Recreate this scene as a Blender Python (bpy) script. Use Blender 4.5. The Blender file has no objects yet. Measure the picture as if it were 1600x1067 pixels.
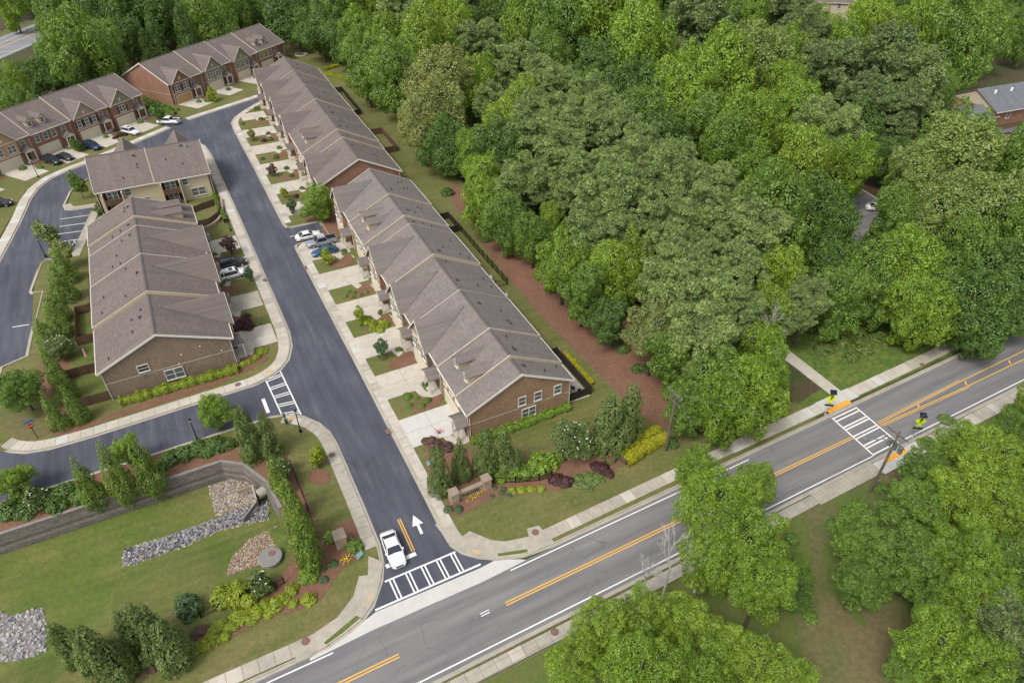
import bpy, math, random
import numpy as np
from mathutils import Vector, Matrix
from mathutils.geometry import tessellate_polygon

# ------------------------------------------------------------------ camera
# world frame: Y runs up the townhouse street, X runs along the through road, ground is z = 0
CAM_H, PITCH, YAW, FPX = 64.0, math.radians(38.0), math.radians(27.2), 1067.0
def _ray(px, py):
    dx, dy = (px - 800) / FPX, (533.5 - py) / FPX
    a, b = dx, math.cos(PITCH) + dy * math.sin(PITCH)
    c, s = math.cos(YAW), math.sin(YAW)
    return (a * c + b * s, -a * s + b * c, -math.sin(PITCH) + dy * math.cos(PITCH))
def _g(px, py, z=0.0):
    d = _ray(px, py); t = (CAM_H - z) / -d[2]
    return d[0] * t, d[1] * t
_o = _g(600, 950); CX, CY = -_o[0], -_o[1]
def P(px, py, z=0.0):
    a = _g(px, py, z); return (a[0] + CX, a[1] + CY)
def Q(X, Y, Z):
    dx, dy, dz = X - CX, Y - CY, Z - CAM_H
    c, s = math.cos(YAW), math.sin(YAW)
    a, b = dx * c - dy * s, dx * s + dy * c
    f = b * math.cos(PITCH) - dz * math.sin(PITCH); u = b * math.sin(PITCH) + dz * math.cos(PITCH)
    return 800 + FPX * a / f, 533.5 - FPX * u / f, f
def height_at(X, Y, py):
    lo, hi = 0.0, 60.0
    for _ in range(40):
        m = (lo + hi) / 2
        if Q(X, Y, m)[1] > py: lo = m
        else: hi = m
    return lo

scene = bpy.context.scene
col = scene.collection
cam_d = bpy.data.cameras.new('camera'); cam = bpy.data.objects.new('camera', cam_d); col.objects.link(cam)
cam.location = (CX, CY, CAM_H); cam.rotation_euler = (math.pi / 2 - PITCH, 0, -YAW)
cam_d.sensor_width = 36.0; cam_d.lens = 36.0 * FPX / 1600.0; cam_d.clip_end = 6000; cam_d.clip_start = 0.5
scene.camera = cam

# ------------------------------------------------------------------ light: bright overcast
SUN_EL, SUN_AZ = math.radians(54), math.radians(246)      # azimuth clockwise from +Y
world = bpy.data.worlds.new('World'); scene.world = world; world.use_nodes = True
wn, wl = world.node_tree.nodes, world.node_tree.links
for n in list(wn): wn.remove(n)
sky = wn.new('ShaderNodeTexSky'); sky.sky_type = 'NISHITA'; sky.sun_disc = False
sky.sun_elevation = SUN_EL; sky.sun_rotation = SUN_AZ; sky.dust_density = 4.0; sky.air_density = 1.0
hs = wn.new('ShaderNodeHueSaturation'); hs.inputs['Saturation'].default_value = 0.35
bg = wn.new('ShaderNodeBackground'); bg.inputs['Strength'].default_value = 0.15
wo = wn.new('ShaderNodeOutputWorld')
wl.new(sky.outputs[0], hs.inputs['Color']); wl.new(hs.outputs[0], bg.inputs['Color']); wl.new(bg.outputs[0], wo.inputs['Surface'])
sd = bpy.data.lights.new('sun', 'SUN'); sd.energy = 1.05; sd.angle = math.radians(12); sd.color = (1.0, 0.965, 0.90)
sun = bpy.data.objects.new('sun', sd); col.objects.link(sun); sun.location = (-80, 0, 120)
_sv = Vector((math.sin(SUN_AZ) * math.cos(SUN_EL), math.cos(SUN_AZ) * math.cos(SUN_EL), math.sin(SUN_EL)))
sun.rotation_euler = _sv.to_track_quat('Z', 'Y').to_euler()
vs = scene.view_settings
vs.view_transform = 'Standard'; vs.look = 'None'; vs.exposure = 0.52; vs.gamma = 1.0; vs.use_curve_mapping = False
scene.render.engine = 'CYCLES'
cy = scene.cycles
cy.max_bounces = 5; cy.diffuse_bounces = 3; cy.glossy_bounces = 2; cy.transmission_bounces = 3; cy.transparent_max_bounces = 4
cy.caustics_reflective = False; cy.caustics_refractive = False; cy.use_denoising = True

# ------------------------------------------------------------------ materials
MATS = {}
def _nodes(name):
    m = bpy.data.materials.new(name); m.use_nodes = True
    nt = m.node_tree; nt.nodes.clear(); MATS[name] = m
    return m, nt, nt.nodes, nt.links
def _mix(nt, fac, a, b, blend='MIX'):
    n = nt.nodes.new('ShaderNodeMix'); n.data_type = 'RGBA'; n.blend_type = blend
    for k, v in ((0, fac), (6, a), (7, b)):
        if isinstance(v, bpy.types.NodeSocket): nt.links.new(v, n.inputs[k])
        else: n.inputs[k].default_value = v if k == 0 else (v[0], v[1], v[2], 1)
    return n.outputs[2]
def _noise(nt, vec, scale, detail=4, rough=.6):
    n = nt.nodes.new('ShaderNodeTexNoise'); n.inputs['Scale'].default_value = scale
    n.inputs['Detail'].default_value = detail; n.inputs['Roughness'].default_value = rough
    nt.links.new(vec, n.inputs['Vector']); return n.outputs['Fac']
def _ramp(nt, f, lo, hi):
    n = nt.nodes.new('ShaderNodeMapRange'); n.inputs[1].default_value = lo; n.inputs[2].default_value = hi
    nt.links.new(f, n.inputs[0]); return n.outputs[0]
def _finish(nt, colr, rough, spec=.3, bump=None, bstr=.3, metal=0, bdist=.05):
    b = nt.nodes.new('ShaderNodeBsdfPrincipled'); o = nt.nodes.new('ShaderNodeOutputMaterial')
    if isinstance(colr, bpy.types.NodeSocket): nt.links.new(colr, b.inputs['Base Color'])
    else: b.inputs['Base Color'].default_value = (*colr, 1)
    b.inputs['Roughness'].default_value = rough; b.inputs['Specular IOR Level'].default_value = spec; b.inputs['Metallic'].default_value = metal
    if bump is not None:
        bn = nt.nodes.new('ShaderNodeBump'); bn.inputs['Strength'].default_value = bstr; bn.inputs['Distance'].default_value = bdist
        nt.links.new(bump, bn.inputs['Height']); nt.links.new(bn.outputs[0], b.inputs['Normal'])
    nt.links.new(b.outputs[0], o.inputs[0]); return b
def _coord(nt, kind='Object'):
    return nt.nodes.new('ShaderNodeTexCoord').outputs[kind]
def sc_(c, k): return tuple(min(1, x * k) for x in c)
def mat(name, c, rough=.8, var=.18, scale=1.5, c2=None, s2=.15, amt2=.6, spec=.3, bump=.0, metal=0, world_space=False, bands=None):
    """colour with fine mottling (scale) and, with c2, broad patches of a second colour (s2)"""
    m, nt, N, L = _nodes(name)
    if world_space:
        g = N.new('ShaderNodeNewGeometry').outputs['Position']
    else: g = _coord(nt)
    f = _noise(nt, g, scale, 6, .7)
    cc = _mix(nt, _ramp(nt, f, .3, .7), sc_(c, 1 - var), sc_(c, 1 + var))
    if c2 is not None:
        f2 = _noise(nt, g, s2, 5, .62)
        k = nt.nodes.new('ShaderNodeMath'); k.operation = 'MULTIPLY'; k.inputs[1].default_value = amt2
        L.new(_ramp(nt, f2, .42, .62), k.inputs[0])
        cc = _mix(nt, k.outputs[0], cc, _mix(nt, _ramp(nt, f, .3, .7), sc_(c2, 1 - var), sc_(c2, 1 + var)))
    if bands:
        mp = N.new('ShaderNodeMapping'); mp.inputs['Scale'].default_value = bands; L.new(g, mp.inputs['Vector'])
        fb = _noise(nt, mp.outputs[0], 1.0, 3, .55); fs = _noise(nt, g, 7.0, 3, .8); fd = _noise(nt, g, .55, 5, .7)
        cc = _mix(nt, 1.0, cc, _mix(nt, _ramp(nt, fb, .38, .62), (.90,.92,.90), (1.09,1.07,1.06)), 'MULTIPLY')
        cc = _mix(nt, 1.0, cc, _mix(nt, _ramp(nt, fs, .25, .75), (.80,.82,.80), (1.20,1.18,1.16)), 'MULTIPLY')
        k2 = N.new('ShaderNodeMath'); k2.operation = 'MULTIPLY'; k2.inputs[1].default_value = .55; L.new(_ramp(nt, fd, .60, .72), k2.inputs[0])
        cc = _mix(nt, k2.outputs[0], cc, (.215,.165,.09))
    _finish(nt, cc, rough, spec, f if bump else None, bump, metal)
    return m
def brick(name, a, b, mortar, rough=.85):
    m, nt, N, L = _nodes(name)
    tc = _coord(nt); sx = N.new('ShaderNodeSeparateXYZ'); L.new(tc, sx.inputs[0])
    ad = N.new('ShaderNodeMath'); ad.operation = 'ADD'; L.new(sx.outputs[0], ad.inputs[0]); L.new(sx.outputs[1], ad.inputs[1])
    cb = N.new('ShaderNodeCombineXYZ'); L.new(ad.outputs[0], cb.inputs[0]); L.new(sx.outputs[2], cb.inputs[1])
    bt = N.new('ShaderNodeTexBrick'); L.new(cb.outputs[0], bt.inputs['Vector'])
    bt.inputs['Color1'].default_value = (*a, 1); bt.inputs['Color2'].default_value = (*b, 1); bt.inputs['Mortar'].default_value = (*mortar, 1)
    bt.inputs['Scale'].default_value = 1.0; bt.inputs['Brick Width'].default_value = .40; bt.inputs['Row Height'].default_value = .16
    bt.inputs['Mortar Size'].default_value = .018; bt.inputs['Bias'].default_value = -.1
    f = _noise(nt, tc, 3.0, 5, .7)
    cc = _mix(nt, _ramp(nt, f, .3, .7), (.72, .72, .72), (1.22, 1.2, 1.18)); cc = _mix(nt, 1.0, bt.outputs['Color'], cc, 'MULTIPLY')
    f3 = _noise(nt, tc, .35, 3, .6); cc = _mix(nt, 1.0, cc, _mix(nt, _ramp(nt, f3, .35, .65), (.9, .9, .9), (1.08, 1.06, 1.04)), 'MULTIPLY')
    _finish(nt, cc, rough, .2, bt.outputs['Fac'], -.25)
    return m
def shingle(name, c):
    m, nt, N, L = _nodes(name)
    tc = _coord(nt)
    sx = N.new('ShaderNodeSeparateXYZ'); L.new(tc, sx.inputs[0])
    cb = N.new('ShaderNodeCombineXYZ'); L.new(sx.outputs[0], cb.inputs[0]); L.new(sx.outputs[2], cb.inputs[1])
    bt = N.new('ShaderNodeTexBrick'); L.new(cb.outputs[0], bt.inputs['Vector'])
    bt.inputs['Color1'].default_value = (.82, .82, .82, 1); bt.inputs['Color2'].default_value = (1.15, 1.14, 1.13, 1); bt.inputs['Mortar'].default_value = (.62, .62, .62, 1)
    bt.inputs['Scale'].default_value = 1; bt.inputs['Brick Width'].default_value = .55; bt.inputs['Row Height'].default_value = .11; bt.inputs['Mortar Size'].default_value = .012
    f = _noise(nt, tc, 5.0, 6, .8); f2 = _noise(nt, tc, .28, 4, .6)
    cc = _mix(nt, _ramp(nt, f, .3, .7), sc_(c, .80), sc_(c, 1.2))
    cc = _mix(nt, _ramp(nt, f2, .35, .65), cc, _mix(nt, 1.0, cc, (1.10, 1.04, 1.0), 'MULTIPLY'))
    wv = N.new('ShaderNodeMapping'); wv.inputs['Scale'].default_value = (1.2, .06, .06); L.new(tc, wv.inputs['Vector'])
    st = _noise(nt, wv.outputs[0], 1.0, 4, .65)
    cc = _mix(nt, 1.0, cc, _mix(nt, _ramp(nt, st, .32, .68), (.90, .90, .91), (1.09, 1.08, 1.07)), 'MULTIPLY')
    cc = _mix(nt, .75, cc, bt.outputs['Color'], 'MULTIPLY')
    _finish(nt, cc, .92, .15, f, .35, 0, .02)
    return m
def leafmat(name, dark, light, trans=.38, hue=.10):
    m, nt, N, L = _nodes(name)
    ri = N.new('ShaderNodeNewGeometry').outputs['Random Per Island']
    oi = N.new('ShaderNodeObjectInfo').outputs['Random']
    f2 = _noise(nt, _coord(nt), 3.2, 3, .6)
    cc = _mix(nt, ri, sc_(dark,.82), sc_(light,1.1))
    cc = _mix(nt, _ramp(nt, f2, .35, .65), _mix(nt, 1.0, cc, (.72, .76, .74), 'MULTIPLY'), _mix(nt, 1.0, cc, (1.24, 1.20, 1.06), 'MULTIPLY'))
    lo = (1 - hue*1.1, 1 - hue, 1 - hue); hi = (1 + hue*1.1, 1 + hue * .75, 1.05)
    cc = _mix(nt, 1.0, cc, _mix(nt, oi, lo, hi), 'MULTIPLY')
    d = N.new('ShaderNodeBsdfDiffuse'); t = N.new('ShaderNodeBsdfTranslucent'); g = N.new('ShaderNodeBsdfGlossy'); mx = N.new('ShaderNodeMixShader'); m2 = N.new('ShaderNodeMixShader')
    g.inputs['Roughness'].default_value = .45; g.inputs['Color'].default_value = (.8, .85, .9, 1)
    L.new(cc, d.inputs['Color']); L.new(_mix(nt, 1.0, cc, (1.25, 1.2, .7), 'MULTIPLY'), t.inputs['Color'])
    mx.inputs[0].default_value = trans; m2.inputs[0].default_value = .035
    L.new(d.outputs[0], mx.inputs[1]); L.new(t.outputs[0], mx.inputs[2]); L.new(mx.outputs[0], m2.inputs[1]); L.new(g.outputs[0], m2.inputs[2])
    o = N.new('ShaderNodeOutputMaterial'); L.new(m2.outputs[0], o.inputs[0])
    return m
def paint(name, c, rough=.28, metal=.0, coat=.6):
    m, nt, N, L = _nodes(name)
    f = _noise(nt, _coord(nt), 3.0, 4, .6)
    b = _finish(nt, _mix(nt, f, sc_(c, .92), sc_(c, 1.06)), rough, .5, None, 0, metal)
    b.inputs['Coat Weight'].default_value = coat; b.inputs['Coat Roughness'].default_value = .08
    return m
def glass(name, c=(.02, .028, .035), rough=.07):
    m, nt, N, L = _nodes(name)
    f = _noise(nt, _coord(nt), .8, 3, .5)
    _finish(nt, _mix(nt, f, sc_(c, .7), sc_(c, 1.5)), rough, .6); return m
def road_mat(name, c, patch, crackamt, streak, scuff=None):
    """asphalt: aggregate, broad worn patches, wheel-track streaks along X or Y, cracks"""
    m, nt, N, L = _nodes(name)
    g = N.new('ShaderNodeNewGeometry').outputs['Position']
    f = _noise(nt, g, 9.0, 5, .8); f2 = _noise(nt, g, .12, 5, .6)
    mp = N.new('ShaderNodeMapping'); mp.inputs['Scale'].default_value = streak; L.new(g, mp.inputs['Vector'])
    f3 = _noise(nt, mp.outputs[0], 1.0, 4, .6)
    cc = _mix(nt, _ramp(nt, f, .3, .7), sc_(c, .86), sc_(c, 1.14))
    cc = _mix(nt, _ramp(nt, f2, .4, .65), cc, _mix(nt, 1.0, cc, patch, 'MULTIPLY'))
    cc = _mix(nt, 1.0, cc, _mix(nt, _ramp(nt, f3, .35, .65), (.82, .82, .83), (1.19, 1.18, 1.17)), 'MULTIPLY')
    vo = N.new('ShaderNodeTexVoronoi'); vo.feature = 'DISTANCE_TO_EDGE'; vo.inputs['Scale'].default_value = .22
    wp = N.new('ShaderNodeVectorMath'); wp.operation = 'ADD'; nz = N.new('ShaderNodeTexNoise'); nz.inputs['Scale'].default_value = .7; nz.inputs['Detail'].default_value = 5
    L.new(g, nz.inputs['Vector']); L.new(g, wp.inputs[0]); L.new(nz.outputs['Color'], wp.inputs[1]); L.new(wp.outputs[0], vo.inputs['Vector'])
    cr = _ramp(nt, vo.outputs['Distance'], .0, .010)
    inv = N.new('ShaderNodeMath'); inv.operation = 'SUBTRACT'; inv.inputs[0].default_value = 1; L.new(cr, inv.inputs[1])
    gate = N.new('ShaderNodeMath'); gate.operation = 'MULTIPLY'; L.new(inv.outputs[0], gate.inputs[0]); L.new(_ramp(nt, _noise(nt, g, .07, 3, .5), .50, .62), gate.inputs[1])
    k = N.new('ShaderNodeMath'); k.operation = 'MULTIPLY'; k.inputs[1].default_value = crackamt; L.new(gate.outputs[0], k.inputs[0])
    cc = _mix(nt, k.outputs[0], cc, sc_(c, .45))
    if scuff is not None:
        mp2 = N.new('ShaderNodeMapping'); mp2.inputs['Scale'].default_value = (1.1, .10, 1); L.new(g, mp2.inputs['Vector'])
        a1 = _ramp(nt, _noise(nt, mp2.outputs[0], 1.0, 6, .7), .50, .70); a2 = _ramp(nt, _noise(nt, g, .06, 3, .5), .44, .58)
        mm = N.new('ShaderNodeMath'); mm.operation = 'MULTIPLY'; L.new(a1, mm.inputs[0]); L.new(a2, mm.inputs[1])
        m3 = N.new('ShaderNodeMath'); m3.operation = 'MULTIPLY'; m3.inputs[1].default_value = .45; L.new(mm.outputs[0], m3.inputs[0])
        cc = _mix(nt, m3.outputs[0], cc, scuff)
    _finish(nt, cc, .88, .25, f, .15, 0, .01); return m
def worn_paint(name, c, under):
    m, nt, N, L = _nodes(name)
    g = N.new('ShaderNodeNewGeometry').outputs['Position']
    f = _noise(nt, g, 4.0, 6, .75)
    _finish(nt, _mix(nt, _ramp(nt, f, .56, .80), c, under), .7, .3); return m

mat('forest_floor', (.085, .055, .032), var=.35, scale=1.2, c2=(.045, .075, .018), s2=.10, amt2=.85, world_space=True)
mat('lawn_grass', (.115, .128, .036), var=.22, scale=2.2, c2=(.17, .145, .062), s2=.16, amt2=.7, rough=.95, bump=.3, world_space=True, bands=(.10,1.1,1))
mat('basin_grass', (.095, .130, .026), var=.22, scale=2.2, c2=(.155, .150, .050), s2=.13, amt2=.75, rough=.95, bump=.3, world_space=True, bands=(.08,.8,1))
mat('dry_grass', (.150, .125, .058), var=.25, scale=1.8, c2=(.092, .122, .034), s2=.10, amt2=.95, rough=.95, bump=.3, world_space=True)
mat('yard_grass', (.10, .135, .03), var=.2, scale=2.5, c2=(.135, .13, .045), s2=.3, amt2=.6, rough=.95, bump=.3, world_space=True)
mat('rough_grass', (.075, .125, .022), var=.4, scale=1.4, c2=(.13, .16, .035), s2=.35, amt2=.8, rough=.95, bump=.5, world_space=True)
mat('pine_straw', (.200, .104, .068), var=.32, scale=3.5, c2=(.145, .078, .054), s2=.25, amt2=.5, rough=.95, bump=.4, world_space=True)
mat('mulch', (.19, .100, .064), var=.3, scale=4.0, c2=(.14, .075, .045), s2=.4, amt2=.5, rough=.95, bump=.4, world_space=True)
mat('concrete', (.50, .455, .385), var=.10, scale=1.2, c2=(.38, .345, .29), s2=.35, amt2=.55, rough=.85, world_space=True)
mat('concrete_old', (.40, .365, .30), var=.13, scale=1.4, c2=(.30, .275, .225), s2=.3, amt2=.6, rough=.88, world_space=True)
mat('concrete_new', (.53, .515, .48), var=.07, scale=1.2, c2=(.48, .46, .42), s2=.4, amt2=.4, rough=.82, world_space=True)
mat('rock_soil', (.20, .175, .155), var=.3, scale=3, world_space=True)
mat('joint_dirt', (.20, .175, .13), var=.2, scale=2, world_space=True)
road_mat('street_asphalt', (.070, .073, .092), (1.25, 1.25, 1.22), .8, (.9, .07, 1), (.17,.185,.205))
road_mat('road_asphalt', (.172, .168, .170), (1.10, 1.09, 1.06), .6, (.05, .9, 1))
road_mat('highway_asphalt', (.22, .22, .225), (1.1, 1.1, 1.1), .2, (.05, .9, 1))
worn_paint('white_paint', (.78, .77, .74), (.35, .34, .33))
worn_paint('yellow_paint', (.70, .40, .080), (.42, .24, .08))
worn_paint('tactile_yellow', (.78, .36, .045), (.50, .26, .07))
worn_paint('tactile_worn', (.52, .36, .20), (.45, .36, .26))
brick('brick_tan', (.235, .165, .112), (.165, .120, .088), (.29, .25, .20))
brick('brick_orange', (.335, .195, .112), (.255, .150, .088), (.35, .275, .20))
brick('brick_red', (.305, .145, .092), (.235, .112, .075), (.34, .25, .19))
brick('brick_brown', (.27, .135, .085), (.20, .10, .07), (.31, .23, .17))
brick('stone_mix', (.34, .26, .19), (.22, .19, .17), (.28, .24, .2))
shingle('shingle_warm', (.166, .142, .132)); shingle('shingle_grey', (.188, .170, .160)); shingle('shingle_slate', (.16, .17, .185))
mat('ridge_cap', (.115, .098, .092), var=.2, scale=4)
mat('siding_cream', (.46, .385, .265), var=.05, scale=1.0); mat('siding_beige', (.52, .44, .31), var=.05, scale=1.0)
mat('siding_sage', (.25, .24, .155), var=.06, scale=1.0); mat('siding_taupe', (.33, .27, .19), var=.06, scale=1.0); mat('siding_tan', (.40, .27, .15), var=.06, scale=1.0)
mat('flashing_beige', (.37, .33, .28), var=.08, scale=1.0)
mat('trim_white', (.66, .62, .54), var=.06, scale=1.0, rough=.6); mat('garage_cream', (.62, .55, .42), var=.05, scale=.7, rough=.6); mat('garage_wood', (.46, .29, .13), var=.12, scale=.9, rough=.6)
mat('shutter_black', (.025, .025, .028), var=.2, rough=.6); mat('door_dark', (.05, .03, .025), var=.3, rough=.5)
mat('brown_board', (.115, .066, .042), var=.3, scale=2.0, c2=(.16, .105, .07), s2=.6); mat('dark_board', (.045, .032, .026), var=.3, scale=2.0)
mat('vent_dark', (.05, .048, .046), var=.2); mat('metal_black', (.015, .015, .017), var=.2, rough=.45); mat('metal_grey', (.32, .33, .34), var=.1, rough=.4, metal=.6)
mat('aluminium', (.55, .56, .57), var=.08, rough=.35, metal=.8)
mat('pole_wood', (.125, .10, .082), var=.3, scale=1.5, c2=(.19, .165, .14), s2=.6)
mat('bark', (.10, .078, .058), var=.35, scale=2.0); mat('bark_pale', (.42, .38, .32), var=.2, scale=2.0); mat('bark_dead', (.46, .43, .38), var=.15, scale=2.0)
mat('wall_cap', (.22, .205, .19), var=.2, scale=1.6)
mat('ledge_stone', (.36, .275, .19), var=.3, scale=2.5, c2=(.25, .205, .165), s2=1.2, amt2=.8, bump=.4); mat('cap_stone', (.30, .235, .18), var=.15, scale=2)
mat('sign_yellow_green', (.66, .80, .02), var=.03, rough=.5); mat('sign_red', (.52, .03, .03), var=.05, rough=.5); mat('sign_blue', (.06, .16, .36), var=.1, rough=.5); mat('sign_white', (.75, .78, .78), var=.04, rough=.5)
mat('sign_aqua', (.28, .50, .52), var=.1, rough=.5); mat('solar', (.012, .014, .022), var=.3, rough=.2); mat('iron_lid', (.19, .105, .085), var=.25, scale=6, rough=.7)
mat('plastic_green', (.03, .09, .06), var=.2); mat('cloth_pink', (.55, .30, .30), var=.12); mat('appliance', (.50, .50, .49), var=.08)
def rockmat(name, cols):
    m, nt, N, L = _nodes(name)
    ri = N.new('ShaderNodeNewGeometry').outputs['Random Per Island']; rp = N.new('ShaderNodeValToRGB'); rp.color_ramp.interpolation = 'CONSTANT'
    while len(rp.color_ramp.elements) < len(cols): rp.color_ramp.elements.new(.5)
    for i, c in enumerate(cols): rp.color_ramp.elements[i].position = i/len(cols); rp.color_ramp.elements[i].color = (*c, 1)
    L.new(ri, rp.inputs[0]); f = _noise(nt, _coord(nt), 5.0, 4, .7)
    _finish(nt, _mix(nt, 1.0, rp.outputs[0], _mix(nt, f, (.75,.75,.75), (1.25,1.25,1.25)), 'MULTIPLY'), .9, .2, f, .3); return m
rockmat('rock_grey', [(.085,.09,.11),(.29,.29,.305),(.16,.17,.195),(.40,.385,.37),(.115,.12,.14),(.24,.235,.24),(.31,.28,.24),(.19,.20,.235)])
rockmat('rock_pale', [(.22,.22,.235),(.34,.33,.33),(.42,.40,.38),(.28,.275,.28),(.17,.17,.19),(.36,.33,.28)])
rockmat('rock_tan', [(.37,.30,.225),(.28,.22,.165),(.43,.385,.32),(.33,.28,.235),(.46,.43,.385),(.23,.18,.145),(.39,.325,.255)])
rockmat('pebble_brown', [(.36,.25,.18),(.28,.19,.14),(.44,.33,.25),(.32,.24,.19),(.50,.42,.34),(.24,.17,.13)])
def coursemat(name, c):
    m, nt, N, L = _nodes(name); tc = _coord(nt); oi = N.new('ShaderNodeObjectInfo').outputs['Random']
    sx = N.new('ShaderNodeSeparateXYZ'); L.new(tc, sx.inputs[0]); ad = N.new('ShaderNodeMath'); ad.operation = 'ADD'; L.new(sx.outputs[0], ad.inputs[0]); L.new(sx.outputs[1], ad.inputs[1])
    mu = N.new('ShaderNodeMath'); mu.operation = 'MULTIPLY_ADD'; mu.inputs[1].default_value = 37.0; L.new(oi, mu.inputs[0]); L.new(ad.outputs[0], mu.inputs[2])
    cb = N.new('ShaderNodeCombineXYZ'); L.new(mu.outputs[0], cb.inputs[0]); L.new(oi, cb.inputs[1])
    f = _noise(nt, cb.outputs[0], 1.1, 5, .75); f2 = _noise(nt, tc, 4.0, 4, .7)
    cc = _mix(nt, _ramp(nt, f, .32, .68), sc_(c,.62), sc_(c,1.45)); cc = _mix(nt, 1.0, cc, _mix(nt, oi, (.72,.72,.74), (1.28,1.25,1.2)), 'MULTIPLY'); cc = _mix(nt, 1.0, cc, _mix(nt, f2, (.8,.8,.8), (1.2,1.2,1.2)), 'MULTIPLY')
    _finish(nt, cc, .92, .2, f2, .4); return m
coursemat('wall_block', (.172,.152,.136))
glass('window_glass', (.10, .125, .13), .12); glass('window_dark', (.02, .026, .03), .08); glass('car_glass'); glass('lamp_glass', (.45, .43, .38), .25)
mat('tyre', (.016, .016, .017), var=.2, rough=.85); mat('rim', (.42, .43, .44), var=.1, rough=.3, metal=.8); mat('tail_light', (.30, .012, .010), var=.1, rough=.25); mat('head_light', (.62, .64, .66), var=.1, rough=.15)
mat('black_trim', (.014, .014, .015), var=.2, rough=.5)
paint('car_white', (.78, .78, .77)); paint('car_black', (.012, .013, .016)); paint('car_blue', (.015, .085, .20), metal=.3); paint('car_navy', (.012, .035, .085), metal=.3); paint('car_silver', (.36, .38, .41), metal=.5)
mat('petal_white', (.80, .78, .72), var=.05); mat('petal_yellow', (.78, .56, .03), var=.08); mat('petal_pink', (.62, .16, .24), var=.1)
# foliage
leafmat('leaf_lime', (0.179, 0.302, 0.028), (0.358, 0.496, 0.061)); leafmat('leaf_bright', (0.146, 0.270, 0.027), (0.299, 0.439, 0.050)); leafmat('leaf_mid', (0.114, 0.216, 0.034), (0.239, 0.374, 0.062))
leafmat('leaf_light', (0.159, 0.242, 0.054), (0.318, 0.409, 0.112)); leafmat('leaf_dark', (0.076, 0.160, 0.027), (0.158, 0.265, 0.053)); leafmat('leaf_pine', (0.157, 0.236, 0.073), (0.332, 0.434, 0.153), .32, .08)
leafmat('leaf_pine_dark', (0.122, 0.186, 0.066), (0.259, 0.341, 0.127), .32, .08); leafmat('leaf_cypress', (0.103, 0.186, 0.026), (0.219, 0.316, 0.054), .15); leafmat('leaf_cedar', (0.088, 0.149, 0.042), (0.183, 0.243, 0.071), .15)
leafmat('leaf_purple', (0.052, 0.020, 0.023), (0.111, 0.041, 0.044), .15); leafmat('leaf_maroon', (0.097, 0.055, 0.047), (0.170, 0.098, 0.077), .15); leafmat('leaf_gold', (0.287, 0.323, 0.009), (0.522, 0.500, 0.023)); leafmat('leaf_hedge', (0.219, 0.310, 0.018), (0.429, 0.507, 0.044))
leafmat('leaf_olive', (0.179, 0.229, 0.065), (0.338, 0.384, 0.124)); leafmat('leaf_bluegreen', (0.073, 0.149, 0.065), (0.146, 0.234, 0.104)); leafmat('leaf_bramble', (0.113, 0.188, 0.044), (0.227, 0.288, 0.072))

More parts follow.
